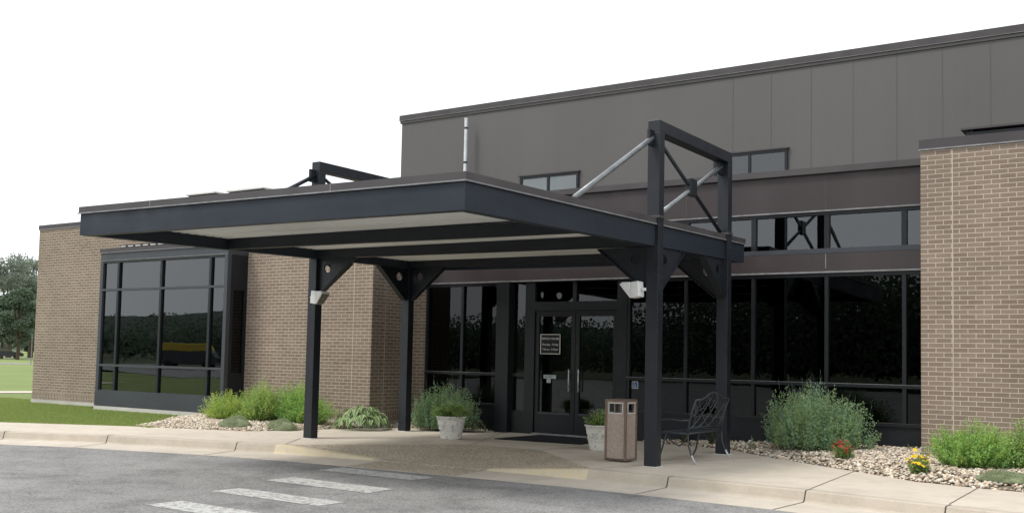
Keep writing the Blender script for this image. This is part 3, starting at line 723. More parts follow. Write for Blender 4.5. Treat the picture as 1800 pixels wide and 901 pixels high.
# corrugated soffit in three bays
ys = [YF + tk, 10.62, 12.58, 15.02, YBk - tk]; yt = [None]
for y0, y1 in ((YF + tk, 10.64), (10.76, 12.58), (12.72, 15.02), (15.16, YBk - tk)):
    b = MB(); y = y0; pts = []
    pitch = .155
    while y < y1:
        for dy, z in ((0, 3.2), (.09, 3.2), (.1, 3.222), (.145, 3.222)):
            if y + dy < y1: pts.append((y + dy, z))
        y += pitch
    pts.append((y1, 3.2)); zz = lambda x, y, z: z + .012 * 0
    vs = [(x, yy, z + dz(x, yy) * .55 + .04) for x in (XL + tk, XR - tk) for yy, z in pts]; n = len(pts)
    b.add(vs, [(i, i + 1, i + 1 + n, i + n) for i in range(n - 1)], 'soffit'); b.build('soffit', parent=ca)
for y0, y1 in ((10.64, 10.76), (12.58, 12.72), (15.02, 15.16)):
    b = MB(); b.box(XL + tk, XR - tk, y0, y1, ZBt + .003, 3.26, 'post', lambda x, y: dz(x, y)); b.build('cross_beam', parent=ca)
CW, CD = .185, .16
XCR, XCL, Y1, Y2, ZF = -6.352, -12.882, 12.59, 15.07, 4.786
for xc in (XCL, XCR):
    for yc in (Y1, Y2):
        b = MB(); b.box(xc, xc + CW, yc, yc + CD, 0.006, ZF - .17, 'post'); c_ = b.build('column', parent=ca, bevel=.006)
        MB().box(xc - .03, xc + CW + .03, yc - .03, yc + CD + .03, 0.001, .006, 'white').build('base_plate', parent=c_)
        MB().box(xc - .012, xc + CW + .012, yc - .012, yc + CD + .012, ZTp + dz(xc, yc) - .002, ZTp + dz(xc, yc) + .03, 'coping').build('flashing_collar', parent=c_)
    b = MB(); b.box(xc, xc + CW, Y1, Y2 + CD, ZF - .17, ZF, 'post'); b.build('head_beam', parent=ca, bevel=.006)
    tube_m = 'paletube' if xc == XCR else 'post'; xm = xc + .07  # right frame: stay and one brace take the paler tube colour
    # forward stay and cross bracing
    MB().tube([(xm, 10.5, 3.40), (xm, Y1 + .02, 4.55)], .036, 10, tube_m).build('stay', parent=ca, smooth=True)
    MB().box(xm - .02, xm + .02, Y1 - .12, Y1 + .01, 4.42, 4.64, 'post').build('stay_bracket', parent=ca)
    mid = (xm, (Y1 + Y2 + CD) / 2, 4.04)
    MB().tube([(xm, Y1 + .2, 4.54), (xm, Y2 - .05, 3.50)], .030, 8, 'post').build('brace', parent=ca, smooth=True)
    MB().tube([(xm + .002, Y2 - .02, 4.56), (xm + .002, Y1 + .2, 3.48)], .033, 10, tube_m).build('brace', parent=ca, smooth=True)
    MB().box(xm - .045, xm + .045, mid[1] - .12, mid[1] + .12, mid[2] - .13, mid[2] + .13, 'post').build('brace_plate', parent=ca, bevel=.01)
    MB().box(xm - .03, xm + .03, Y2 - .16, Y2 + .01, 4.42, 4.61, 'post').build('stay_bracket', parent=ca)
def gusset(axis, pc, d, fixed, ztop, gl=.80, gh=.60):
    """plate with a round hole; pc: column face, d: direction along axis, fixed: other coordinate"""
    bm = bmesh.new(); t = .012; zb_ = ztop - gh
    hx, hz, hr = .20, ztop - .17, .078
    outer = [(0, ztop), (0, zb_), (.06, zb_ - .01), (gl, ztop - .02), (gl, ztop)]
    hole = [(hx + hr * math.cos(a), hz + hr * math.sin(a)) for a in np.linspace(0, 2 * math.pi, 20, endpoint=False)]
    def P(u, z, k): return (pc + d * u, fixed + k, z) if axis == 'x' else (fixed + k, pc + d * u, z)
    lay = []
    for k in (-t, t):
        o = [bm.verts.new(P(u, z, k)) for u, z in outer]; h = [bm.verts.new(P(u, z, k)) for u, z in hole]
        eo = [bm.edges.new((o[i], o[(i + 1) % len(o)])) for i in range(len(o))]; eh = [bm.edges.new((h[i], h[(i + 1) % len(h)])) for i in range(len(h))]
        bmesh.ops.triangle_fill(bm, use_beauty=True, edges=eo + eh); lay.append((o, h))
    for r in (0, 1):
        A, Bv = lay[0][r], lay[1][r]; n = len(A)
        for i in range(n): bm.faces.new((A[i], A[(i + 1) % n], Bv[(i + 1) % n], Bv[i]))
    bmesh.ops.recalc_face_normals(bm, faces=bm.faces)
    me = bpy.data.meshes.new('gusset'); bmesh.ops.translate(bm, verts=bm.verts, vec=-ROOTS[ca.name]); bm.to_mesh(me); bm.free(); me.materials.append(M['post'])
    o = bpy.data.objects.new('gusset_plate', me); col.objects.link(o); o.parent = ca
    fl = MB(); w_ = .055; L0 = [(.0, zb_ - .012), (.06, zb_ - .012), (gl, ztop - .022), (gl, ztop - .004), (.055, zb_ + .002), (.0, zb_ + .002)]
    if axis == 'x': fl.prism([(pc + d * u, z) for u, z in L0], 'y', fixed - w_, fixed + w_, 'post')
    else: fl.prism([(pc + d * u, z) for u, z in L0], 'x', fixed - w_, fixed + w_, 'post')
    fl.build('gusset_flange', parent=ca)
for xc in (XCL, XCR):
    zt = lambda y: ZBt + dz(xc, y) + .001
    gusset('y', Y1 + CD, 1, xc + CW / 2, zt(13)); gusset('y', Y2, -1, xc + CW / 2, zt(14.6))
    s_ = 1 if xc == XCL else -1; e_ = xc + CW if s_ == 1 else xc
    gusset('x', e_, s_, Y1 + CD / 2, zt(12.6)); gusset('x', e_, s_, Y2 + CD / 2, zt(15))

# floodlights fixed to the front columns
def flood(loc, rz, lab):
    t = thing('floodlight', loc, lab, 'floodlight', 'floodlights on the canopy posts', rz)
    b = MB(); b.prism([(-.09, -.10), (.05, -.12), (.05, .10), (-.07, .115)], 'y', -.085, .085, 'white'); b.build('housing', parent=t, local=True, bevel=.012)
    b = MB(); b.add([(.05, -.085, -.12), (.05, .085, -.12), (.05, .085, .10), (.05, -.085, .10), (.21, -.10, .07), (.21, .10, .07), (.17, .10, .10), (.17, -.10, .10)], [(0, 1, 5, 4), (4, 5, 6, 7), (7, 6, 2, 3), (0, 4, 7, 3), (1, 2, 6, 5), (0, 3, 2, 1)], 'white'); b.build('reflector', parent=t, local=True, bevel=.006)
    b = MB(); b.add([(.065, -.07, -.112), (.065, .07, -.112), (.20, .085, .055), (.20, -.085, .055)], [(0, 1, 2, 3)], 'lens')
    b.v = [(x + .004, y, z - .006) for x, y, z in b.v]; b.add([(x - .002, y, z + .003) for x, y, z in b.v[:4]], [(3, 2, 1, 0)], 'lens'); b.build('lens', parent=t, local=True)
    b = MB(); b.tube([(-.09, 0, 0), (-.15, 0, 0)], .022, 10, 'white'); b.build('knuckle', parent=t, local=True, smooth=True)
flood((-12.56, 12.50, 2.41), R(0), 'white floodlight on the front left canopy post')
flood((-6.46, 12.50, 2.42), R(180), 'white floodlight on the front right canopy post beside the doors')

# ------------------------------------------------------------------ bin, pots, mat, signs
t = thing('litter_bin', (-6.93, 13.0, 0), 'square pebble-faced litter bin with brown corner frame, between the right pot and post', 'litter bin', rz=R(-2))
W2, D2, Hb = .175, .165, .885
b = MB()
for sx in (-1, 1):
    for sy in (-1, 1): b.box(min(sx * W2, sx * (W2 - .035)), max(sx * W2, sx * (W2 - .035)), min(sy * D2, sy * (D2 - .035)), max(sy * D2, sy * (D2 - .035)), .02, Hb, 'brown')
b.box(-W2 + .035, W2 - .035, -D2 + .004, D2 - .004, Hb - .03, Hb, 'brown'); b.box(-W2 + .004, W2 - .004, -D2 + .035, D2 - .035, .02, .05, 'brown')
b.build('frame', parent=t, local=True, bevel=.005)
for i, (ax, s_) in enumerate((('y', -1), ('y', 1), ('x', 1), ('x', -1))):
    b = MB(); L_ = (W2 if ax == 'y' else D2) - .036; o_ = (D2 if ax == 'y' else W2) - .022
    def bx(u0, u1, z0, z1, mm, o0=0, o1=.012):
        a, c = sorted((s_ * (o_ + o0), s_ * (o_ + o1)))
        if ax == 'y': b.box(u0, u1, a, c, z0, z1, mm)
        else: b.box(a, c, u0, u1, z0, z1, mm)
    bx(-L_, L_, .05, Hb - .20, 'binagg'); bx(-L_, -L_ + .03, Hb - .20, Hb - .03, 'binagg'); bx(L_ - .03, L_, Hb - .20, Hb - .03, 'binagg'); bx(-L_ + .03, L_ - .03, Hb - .055, Hb - .03, 'binagg')
    b.build('pebble_panel', parent=t, local=True)
    b = MB(); bx(-L_ + .025, L_ - .025, Hb - .205, Hb - .19, 'blind', .012, .02); bx(-L_ + .025, L_ - .025, Hb - .06, Hb - .05, 'blind', .012, .02); bx(-L_ + .025, -L_ + .035, Hb - .19, Hb - .06, 'blind', .012, .02); bx(L_ - .035, L_ - .025, Hb - .19, Hb - .06, 'blind', .012, .02)
    b.build('opening_rim', parent=t, local=True)
MB().box(-W2 + .04, W2 - .04, -D2 + .04, D2 - .04, .05, Hb - .22, 'black').build('liner', parent=t, local=True)

def leaves(n, center, rad, seed, size, flat=0):
    pass
def rot_quads(P, D, Nn, L_, Wd):
    """diamond leaves at P, along D, width along Nn"""
    return np.stack([P, P + D * L_ * .45 + Nn * Wd, P + D * L_, P + D * L_ * .45 - Nn * Wd], 1).reshape(-1, 3)
def unit(v): return v / (np.linalg.norm(v, axis=-1, keepdims=True) + 1e-9)
def stems_plant(name, loc, label, cat, nst, rx, ry, h, leaf, lw, per, mat, seed, spike=0, spread=1.0, hvar=.35, group=None, droop=.25, gap=.0, tintvar=.25, base_r=.35, spikecol=None, top_light=0, rz=0, hskew=0, lobes=0):
    r = np.random.default_rng(seed)
    t = thing(name, loc, label, cat, group, rz)
    a = r.uniform(0, 2 * np.pi, nst); q = np.sqrt(r.random(nst))
    nl = lobes or 1; la = r.uniform(0, 6.28) + np.arange(nl) * 2.4; lq = .62 * np.sqrt((np.arange(nl) + .3) / nl) if lobes else np.zeros(1)
    lx, ly = np.cos(la) * lq * rx, np.sin(la) * lq * ry; lh = (r.uniform(.55, 1.0, nl) if lobes else np.ones(1)); lh[0] = 1; lsz = (r.uniform(.42, .62, nl) if lobes else np.ones(1)); li = r.integers(0, nl, nst)
    # top envelope: dome with an uneven outline
    lump = 1 + .16 * np.sin(3 * a + seed) + .10 * np.sin(5 * a + 2 * seed)
    tx, ty = lx[li] + np.cos(a) * q * rx * lump * spread * lsz[li], ly[li] + np.sin(a) * q * ry * lump * spread * lsz[li]
    tz = h * (np.sqrt(np.clip(1 - (q ** 2.4) * .88, 0, 1))) * (1 - hvar * r.random(nst) ** 1.4) * (1 + hskew * tx / rx) * lh[li]
    bx_, by_ = tx * base_r + r.normal(0, .02, nst), ty * base_r + r.normal(0, .02, nst)
    B0 = np.c_[bx_, by_, np.zeros(nst)]; T0 = np.c_[tx, ty, tz]
    Mid = (B0 + T0) / 2 + np.c_[-(T0[:, :2] - B0[:, :2]) * .18, tz * .12]
    def bez(u): u = u[:, None]; return B0[idx] * (1 - u) ** 2 + 2 * Mid[idx] * u * (1 - u) + T0[idx] * u ** 2
    idx = np.repeat(np.arange(nst), per); u = np.tile(np.linspace(.12, 1, per), nst) + r.uniform(-.03, .03, nst * per)
    P = bez(u); tang = unit(bez(u + .05) - P); n = len(P)
    rnd = unit(r.normal(0, 1, (n, 3))); D = unit(tang * .7 + rnd * .9 + np.array([0, 0, -droop * .3])); Nn = unit(np.cross(D, unit(r.normal(0, 1, (n, 3)))))
    sz = leaf * r.uniform(.6, 1.2, n) * (1 - .35 * u)
    V = rot_quads(P + rnd * leaf * .25, D, Nn, sz[:, None], (sz * lw)[:, None])
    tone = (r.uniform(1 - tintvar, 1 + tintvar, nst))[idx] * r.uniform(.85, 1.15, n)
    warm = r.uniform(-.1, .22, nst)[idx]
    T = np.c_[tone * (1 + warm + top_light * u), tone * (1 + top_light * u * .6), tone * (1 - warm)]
    if spike:
        k = int(nst * spike); si = r.choice(nst, k, replace=False); m_ = 16
        sp = np.repeat(si, m_); uu = np.tile(np.linspace(0, 1, m_), k); sl = np.repeat(r.uniform(.12, .30, k), m_)
        dirn = unit(T0[si] - Mid[si] + np.array([0, 0, .25])); dirn = np.repeat(dirn, m_, 0)
        Ps = T0[sp] + dirn * (uu * sl)[:, None]; rs = unit(r.normal(0, 1, (len(Ps), 3)))
        Ds = unit(dirn * .8 + rs * .8); Ns = unit(np.cross(Ds, rs + .01)); s2 = .022 * (1.15 - .7 * uu)
        V2 = rot_quads(Ps, Ds, Ns, s2[:, None], (s2 * .3)[:, None]); V = np.r_[V, V2]
        cc = np.array(spikecol or (1.3, 1.25, 1.6)); T = np.r_[T, cc[None] * r.uniform(.8, 1.2, (len(Ps), 1))]
        # thin stalk blade under each spike
        q0 = T0[si]; q1_ = T0[si] + unit(T0[si] - Mid[si] + np.array([0, 0, .25])) * .2; wv = np.array([.002, .002, 0])
    F = np.arange(len(V)).reshape(-1, 4); T = np.repeat(T, 4, 0)
    fo = fast_mesh('foliage', V, F, mat, T, parent=t)
    # stems
    ns = min(nst, 130); ii = r.choice(nst, ns, replace=False); Vs, Fs = [], []
    for k in range(5):
        u = np.full(ns, k / 4.0); idx = ii; Pk = bez(u); wdt = .0045 * (1.2 - k / 5)
        for j in range(3):
            an = 2 * np.pi * j / 3; Vs.append(Pk + np.array([math.cos(an), math.sin(an), 0]) * wdt)
    Vs = np.stack(Vs, 1)   # ns,15,3
    base = (np.arange(ns) * 15)[:, None]
    for k in range(4):
        for j in range(3): Fs.append(np.c_[base + k * 3 + j, base + k * 3 + (j + 1) % 3, base + (k + 1) * 3 + (j + 1) % 3, base + (k + 1) * 3 + j])
    fast_mesh('stems', Vs.reshape(-1, 3), np.concatenate(Fs), 'stem', parent=t)
    return t

M['leaf_lime'] = leaf_mat('lime_foliage', (.40, .54, .15)); M['leaf_green'] = leaf_mat('green_foliage', (.30, .46, .17))
M['leaf_mid'] = leaf_mat('mid_green_foliage', (.29, .49, .17))
M['leaf_sage'] = leaf_mat('sage_foliage', (.28, .44, .28)); M['leaf_dark'] = leaf_mat('dark_foliage', (.05, .08, .035))
M['leaf_mound'] = leaf_mat('grey_green_mound', (.36, .41, .26)); M['leaf_pot'] = leaf_mat('pot_foliage', (.27, .43, .15))
M['leaf_hosta'] = leaf_mat('hosta_leaf', (.7, .7, .7), trans=.2); M['petal'] = leaf_mat('petals', (1, 1, 1), trans=.2)

stems_plant('bush', (-16.42, 13.95, bz(-16.4, 14)), 'yellow-green feathery bush at the corner of the bay window', 'bush', 620, .62, .48, .62, .05, .26, 28, 'leaf_lime', 3, group='feathery bushes in the left bed', lobes=6, base_r=.55, hvar=.45)
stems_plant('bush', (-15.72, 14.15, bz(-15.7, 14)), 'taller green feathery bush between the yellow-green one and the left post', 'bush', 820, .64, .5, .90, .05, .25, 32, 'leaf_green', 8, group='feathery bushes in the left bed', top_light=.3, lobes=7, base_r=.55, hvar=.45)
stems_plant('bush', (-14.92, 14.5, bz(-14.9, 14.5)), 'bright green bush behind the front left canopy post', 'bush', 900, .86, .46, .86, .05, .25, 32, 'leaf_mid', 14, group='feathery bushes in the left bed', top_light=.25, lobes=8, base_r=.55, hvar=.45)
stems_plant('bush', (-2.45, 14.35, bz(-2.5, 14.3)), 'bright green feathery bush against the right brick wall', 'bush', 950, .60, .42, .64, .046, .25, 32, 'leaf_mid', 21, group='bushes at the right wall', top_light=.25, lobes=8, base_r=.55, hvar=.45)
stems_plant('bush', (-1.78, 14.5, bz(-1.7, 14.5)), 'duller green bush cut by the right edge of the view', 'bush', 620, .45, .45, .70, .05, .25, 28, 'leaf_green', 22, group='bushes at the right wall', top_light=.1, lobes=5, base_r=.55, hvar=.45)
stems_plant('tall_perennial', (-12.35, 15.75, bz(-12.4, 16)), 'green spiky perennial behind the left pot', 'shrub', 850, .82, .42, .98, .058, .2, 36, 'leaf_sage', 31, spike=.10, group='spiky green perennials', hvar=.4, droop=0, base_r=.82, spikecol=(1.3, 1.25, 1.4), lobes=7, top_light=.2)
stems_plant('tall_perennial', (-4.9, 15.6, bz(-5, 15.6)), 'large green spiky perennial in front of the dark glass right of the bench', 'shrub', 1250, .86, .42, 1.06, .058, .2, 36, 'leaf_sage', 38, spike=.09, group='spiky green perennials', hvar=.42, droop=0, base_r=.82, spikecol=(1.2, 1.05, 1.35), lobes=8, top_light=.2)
# low mounds
def mound(loc, rx, ry, h, seed, label):
    r = np.random.default_rng(seed); n = 7000; t = thing('mound_plant', loc, label, 'ground plant', 'low grey-green mounds')
    u = r.normal(0, 1, (n, 3)); u[:, 2] = abs(u[:, 2]); u = unit(u); k = 1 + .1 * np.sin(u[:, 0] * 5 + seed) + .08 * np.sin(u[:, 1] * 7)
    P = u * np.array([rx, ry, h]) * k[:, None] * r.uniform(.86, 1.0, (n, 1)); D = unit(u + r.normal(0, .6, (n, 3))); Nn = unit(np.cross(D, r.normal(0, 1, (n, 3))))
    V = rot_quads(P, D, Nn, r.uniform(.012, .024, (n, 1)), .004); T = np.repeat(np.ones((n, 3)) * r.uniform(.75, 1.3, (n, 1)), 4, 0)
    fast_mesh('foliage', V, np.arange(4 * n).reshape(-1, 4), 'leaf_mound', T, parent=t)
    b = MB(); b.lathe([(rx * math.cos(a), h * .9 * math.sin(a)) for a in np.linspace(0, 1.5, 7)], 0, 0, 24, 'leafcore'); o = b.build('core', parent=t, local=True, smooth=True); o.scale.y = ry / rx
M['leafcore'] = simple('mound_core', (.19, .22, .13), .95, .1, .3, 12)
mound((-15.32, 13.2, bz(-15.3, 13.2) - .02), .36, .26, .19, 1, 'low grey-green mound in front of the two left bushes')
mound((-14.52, 13.62, bz(-14.5, 13.6) - .02), .36, .24, .19, 2, 'low grey-green mound just left of the front left canopy post')
mound((-1.93, 13.6, bz(-1.9, 13.6) - .02), .38, .22, .11, 3, 'low grey-green mound below the bushes at the right edge')

def hosta(loc, n, rx, h, L_, seed, label, variegated=True, name='hosta', cmain=(.20, .36, .11), cedge=(1.1, 1.15, .78), lw=.38):
    r = np.random.default_rng(seed); t = thing(name, loc, label, 'leafy plant'); V, F, T = [], [], []
    for i in range(n):
        a0 = r.uniform(0, 2 * np.pi); q = r.random() ** .6; o0 = np.array([math.cos(a0), math.sin(a0), 0]); a = a0 + r.normal(0, .8); out = np.array([math.cos(a), math.sin(a), 0]); side = np.array([-math.sin(a), math.cos(a), 0])
        l = L_ * r.uniform(.75, 1.15); base = o0 * rx * q * .78 + np.array([0, 0, h * (1 - .65 * q ** 2) * r.uniform(.55, 1)])
        cr = r.uniform(.9, 1.1); tilt = r.uniform(.0, .55) - q * .25; tw = r.normal(0, .3)
        side = side + np.array([0, 0, tw]); side /= np.linalg.norm(side); o = len(V); m = 6
        for k in range(m + 1):
            s = k / m; w_ = l * lw * math.sin(math.pi * min(s * .93 + .05, 1)) ** .75; c = base + out * (s * l * .85) + np.array([0, 0, l * (tilt * s - .75 * s * s)])
            for e, wz in ((-1, .16), (-.62, .06), (0, 0), (.62, .06), (1, .16)):
                V.append(c + side * w_ * e * .5 + np.array([0, 0, w_ * wz * .5]))
                T.append(np.array(cedge if (abs(e) == 1 and variegated) else cmain) * cr)
        for k in range(m):
            for e in range(4): F.append((o + k * 5 + e, o + k * 5 + e + 1, o + (k + 1) * 5 + e + 1, o + (k + 1) * 5 + e))
    fast_mesh('leaves', np.array(V), F, 'leaf_hosta', np.array(T), parent=t, smooth=True); return t
hosta((-13.62, 14.85, bz(-13.6, 14.9)), 210, .60, .44, .19, 4, 'variegated hosta with cream-edged leaves at the brick corner')
hosta((-11.85, 15.95, bz(-11.9, 16.2)), 150, .36, .30, .10, 6, 'low dark bronze leafy plant between the left pot and the door pillar', False, 'leafy_plant', (.22, .25, .14), lw=.7)
def stalk(loc, h, n, seed, label, name='weed', colr='leaf_sage', leaf=.035, ns=3):
    stems_plant(name, loc, label, 'small plant', ns, .06, .06, h, leaf, .3, n, colr, seed, hvar=.3, group='small weeds in the gravel')
stalk((-6.02, 15.75, bz(-6, 15.75)), .34, 12, 51, 'single upright weed beside the back right canopy post', ns=4)
stalk((-4.2, 16.2, bz(-4.2, 16.2)), .18, 8, 52, 'tiny pale weed below the dark window, left of the brick wall')
stalk((-3.65, 16.1, bz(-3.6, 16.1)), .14, 8, 53, 'tiny weed at the foot of the brick wall corner')
stalk((-6.9, 16.25, bz(-6.9, 16.25)), .24, 10, 54, 'dark purplish small plant behind the bench', colr='leaf_dark', ns=16)
stalk((-7.45, 16.3, bz(-7.4, 16.3)), .22, 10, 55, 'dark low plant behind the bench beside the front right post', colr='leaf_dark', ns=16)

def flowers(loc, rx, h, n, nf, colf, colf2, seed, label, fs=.03):
    t = stems_plant('flower_clump', loc, label, 'flowers', n, rx, rx, h, .045, .35, 12, 'leaf_green', seed, hvar=.4)
    r = np.random.default_rng(seed + 1); a = r.uniform(0, 6.28, nf); q = np.sqrt(r.random(nf)); C0 = np.c_[np.cos(a) * q * rx, np.sin(a) * q * rx, h * (1.08 - .5 * q ** 2) + r.uniform(-.06, .03, nf)]
    V, T = [], []
    for c in C0:
        nn = unit(np.array([r.normal(0, .5), r.normal(-.4, .5), 1.])); e1 = unit(np.cross(nn, [1, .2, 0])); e2 = np.cross(nn, e1); cc = np.array(colf if r.random() < .7 else colf2) * r.uniform(.85, 1.1)
        for k in range(8):
            an = k * math.pi / 4; d = e1 * math.cos(an) + e2 * math.sin(an); s = e2 * math.cos(an) - e1 * math.sin(an)
            V += [c, c + d * fs * .6 + s * fs * .28, c + d * fs, c + d * fs * .6 - s * fs * .28]; T += [cc] * 4
    fast_mesh('blossoms', np.array(V), np.arange(len(V)).reshape(-1, 4), 'petal', np.array(T), parent=t); return t
flowers((-4.27, 14.8, bz(-4.3, 14.8)), .17, .26, 60, 30, (.42, .025, .03), (.34, .07, .05), 61, 'small red-flowered plant in front of the large spiky perennial', .03)
flowers((-3.0, 13.75, bz(-3.0, 13.75)), .15, .27, 60, 20, (.80, .55, .02), (.75, .30, .02), 65, 'small clump of yellow daisies left of the right bush', .034)

def pot(loc, label, rtop, seed, hp=.405):
    t = thing('flower_pot', loc, label, 'flower pot', 'white planters by the doors')
    k = rtop / .26
    prof = [(.165 * k, 0), (.175 * k, .02), (.185 * k, .09), (.215 * k, hp * .62), (.228 * k, hp * .66), (.225 * k, hp * .70), (.243 * k, hp * .93), (.262 * k, hp * .95), (.262 * k, hp), (.235 * k, hp), (.225 * k, hp - .06)]
    b = MB(); b.lathe(prof, 0, 0, 40, 'pot')
    # scalloped swags round the body
    for j in range(8):
        a0 = j * math.pi / 4; pts = []
        for s in np.linspace(0, 1, 7):
            an = a0 + s * math.pi / 4; z = hp * .52 - .05 * math.sin(math.pi * s); rr = np.interp(z, [.09, hp * .62], [.187 * k, .216 * k]) ; pts.append((rr * math.cos(an), rr * math.sin(an), z))
        b.tube(pts, .008, 6, 'pot')
    b.build('pot_body', parent=t, local=True, smooth=True)
    MB().lathe([(.001, hp - .05), (.226 * k, hp - .05)], 0, 0, 30, 'soil').build('soil', parent=t, local=True)
    return t
p1 = pot((-11.0, 14.3, 0), 'white weathered planter left of the doormat with a full bushy plant', .27, 1)
p2 = pot((-8.0, 14.3, 0), 'white weathered planter half hidden behind the litter bin', .25, 2)
stems_plant('potted_plant', (-11.0, 14.3, .36), 'round green potted plant in the left white planter', 'potted plant', 260, .36, .34, .26, .04, .4, 22, 'leaf_pot', 71, group='plants in the white planters')
stems_plant('potted_plant', (-7.98, 14.3, .34), 'loose green potted plant in the white planter behind the bin', 'potted plant', 120, .26, .24, .32, .045, .4, 18, 'leaf_pot', 73, group='plants in the white planters', hvar=.5)
def blossoms_on(loc, rx, h, n, seed, colr, parent_name, label):
    r = np.random.default_rng(seed); V, T = [], []
    for _ in range(n):
        a = r.uniform(0, 6.28); q = math.sqrt(r.random()); c = np.array([math.cos(a) * q * rx, math.sin(a) * q * rx, h * (1 - .5 * q * q)])
        for k in range(5):
            an = k * 1.2566; d = np.array([math.cos(an), math.sin(an) * .6, math.sin(an) * .6]); s = np.array([-math.sin(an), math.cos(an), .3]); V += [c, c + d * .009 + s * .005, c + d * .015, c + d * .009 - s * .005]; T += [colr] * 4
    for o in bpy.data.objects:
        if o.get('label') == label: par = o
    fast_mesh('blossoms', np.array(V), np.arange(len(V)).reshape(-1, 4), 'petal', np.array(T), parent=par)
blossoms_on(0, .34, .27, 40, 5, (.55, .62, .35), '', 'round green potted plant in the left white planter')
blossoms_on(0, .22, .33, 26, 6, (.7, .7, .5), '', 'loose green potted plant in the white planter behind the bin')
# mat
b = MB(); b.prism([(-10.45, 14.85), (-10.35, 16.18), (-8.75, 16.18), (-8.75, 14.95)], 'z', .002, .016, 'black'); tag(b.build('doormat', base=(-9.6, 15.5, 0)), 'black doormat on the concrete in front of the glass doors', 'doormat')

def text_obj(txt, size, name, mat, parent, loc, align='CENTER'):
    cu = bpy.data.curves.new(name, 'FONT'); cu.body = txt; cu.size = size; cu.align_x = align; cu.extrude = .0006
    to = bpy.data.objects.new(name, cu); col.objects.link(to); bpy.context.view_layer.update()
    me = bpy.data.meshes.new_from_object(to.evaluated_get(bpy.context.evaluated_depsgraph_get())); bpy.data.objects.remove(to)
    me.materials.clear(); me.materials.append(M[mat]); o = bpy.data.objects.new(name, me); col.objects.link(o)
    o.parent = parent; o.location = loc; o.rotation_euler = (R(90), 0, 0); return o
gy = WY - .034
sg = thing('hours_sign', (-10.31, gy, 1.72), 'black office hours sign with white border and lettering on the left glass door', 'sign')
MB().box(-.225, .225, 0, .006, -.19, .19, 'signb').build('panel', parent=sg, local=True)
b = MB(); b.box(-.225, .225, -.003, -.001, .178, .19, 'signw'); b.box(-.225, .225, -.003, -.001, -.19, -.178, 'signw'); b.box(-.225, -.209, -.003, -.001, -.174, .174, 'signw'); b.box(.209, .225, -.003, -.001, -.174, .174, 'signw'); b.build('border', parent=sg, local=True)
text_obj('OFFICE HOURS', .058, 'lettering', 'signw', sg, (0, -.002, .085))
text_obj('Monday - Friday', .056, 'lettering', 'signw', sg, (0, -.002, -.025))
text_obj('7:30 am - 5:30 pm', .048, 'lettering', 'signw', sg, (0, -.002, -.115))
nn_ = thing('door_notice', (-10.31, gy, 1.10), 'small pale paper notice below the hours sign on the left door', 'notice')
MB().box(-.14, .14, 0, .004, -.035, .035, 'notice').build('sheet', parent=nn_, local=True); MB().box(-.07, .02, 0, .004, -.115, -.04, 'notice').build('tab', parent=nn_, local=True)
for z in (.010, -.012): MB().box(-.11, .06, -.002, -.001, z - .003, z + .003, 'spandrel').build('printed_line', parent=nn_, local=True)
st = thing('access_sticker', (-8.5, WY - .012, 1.0), 'small blue wheelchair access sticker on the glass right of the doors', 'sticker')
MB().box(-.062, .062, 0, .004, -.065, .065, 'signw').build('border', parent=st, local=True); MB().box(-.052, .052, -.003, -.0005, -.055, .055, 'blue').build('field', parent=st, local=True)
b = MB(); b.tube([(-.008 + .026 * math.cos(a), -.005, -.014 + .026 * math.sin(a)) for a in np.linspace(2.2, 6.4, 14)], .0035, 6, 'signw'); b.tube([(-.008, -.005, .024), (-.006, -.005, -.004), (.016, -.005, -.006), (.026, -.005, -.032)], .004, 6, 'signw'); b.lathe([(.001, .030), (.007, .034), (.007, .040), (.001, .044)], -.008, -.006, 10, 'signw'); b.build('wheelchair_symbol', parent=st, local=True)

# chairs seen faintly inside
def armchair(loc, rz, mat, label):
    t = thing('armchair', loc, label, 'chair', 'chairs inside the lobby', rz)
    MB().box(-.28, .28, -.25, .28, .25, .45, mat).build('seat', parent=t, local=True, bevel=.04)
    MB().prism([(.20, .40), (.30, .38), (.40, .92), (.31, .95)], 'x', -.28, .28, mat).build('backrest', parent=t, local=True, bevel=.03)
    for s in (-1, 1): MB().box(min(s * .28, s * .36), max(s * .28, s * .36), -.25, .3, .1, .64, mat).build('arm', parent=t, local=True, bevel=.02)
armchair((-11.95, 17.6, .02), R(30), 'greycloth', 'grey armchair inside the left lobby window')
armchair((-10.9, 17.7, .02), R(-20), 'tan', 'tan armchair inside behind the narrow sidelight')

# ------------------------------------------------------------------ bench (faces the entrance walk)
bt = thing('garden_bench', (-6.18, 13.97, 0), 'dark wrought iron garden bench with branch pattern back between the right canopy posts', 'bench')
# local: length along Y (-.62..+.62); back toward +X
HL = .61
def lbox(n, f): pass
r_ = .013
for s_ in (-1, 1):
    y = s_ * HL
    b = MB(); b.tube([(.26, y * 1.03, .008), (.20, y * 1.02, .10), (.145, y, .25), (.13, y, .42)], r_, 8, 'benchm'); lg = b.build('leg', parent=bt, local=True, smooth=True)
    MB().tube([(.262, y * 1.03, .004), (.215, y * 1.022, .082), (.196, y * 1.02, .12)], r_ + .002, 8, 'scuff').build('worn_foot', parent=lg, local=True, smooth=True)
    MB().tube([(-.34, y * 1.03, .008), (-.29, y * 1.02, .10), (-.25, y, .25), (-.20, y, .41)], r_, 8, 'benchm').build('leg', parent=bt, local=True, smooth=True)
    MB().tube([(-.30, y, .42), (-.32, y, .52), (-.28, y, .60), (-.15, y, .615), (.02, y, .60), (.15, y, .61)], r_, 8, 'benchm').build('armrest', parent=bt, local=True, smooth=True)
    MB().tube([(-.20, y, .40), (-.10, y, .28), (0, y, .24), (.08, y, .30), (.13, y, .40)], .009, 6, 'benchm').build('leg_scroll', parent=bt, local=True, smooth=True)
b = MB()
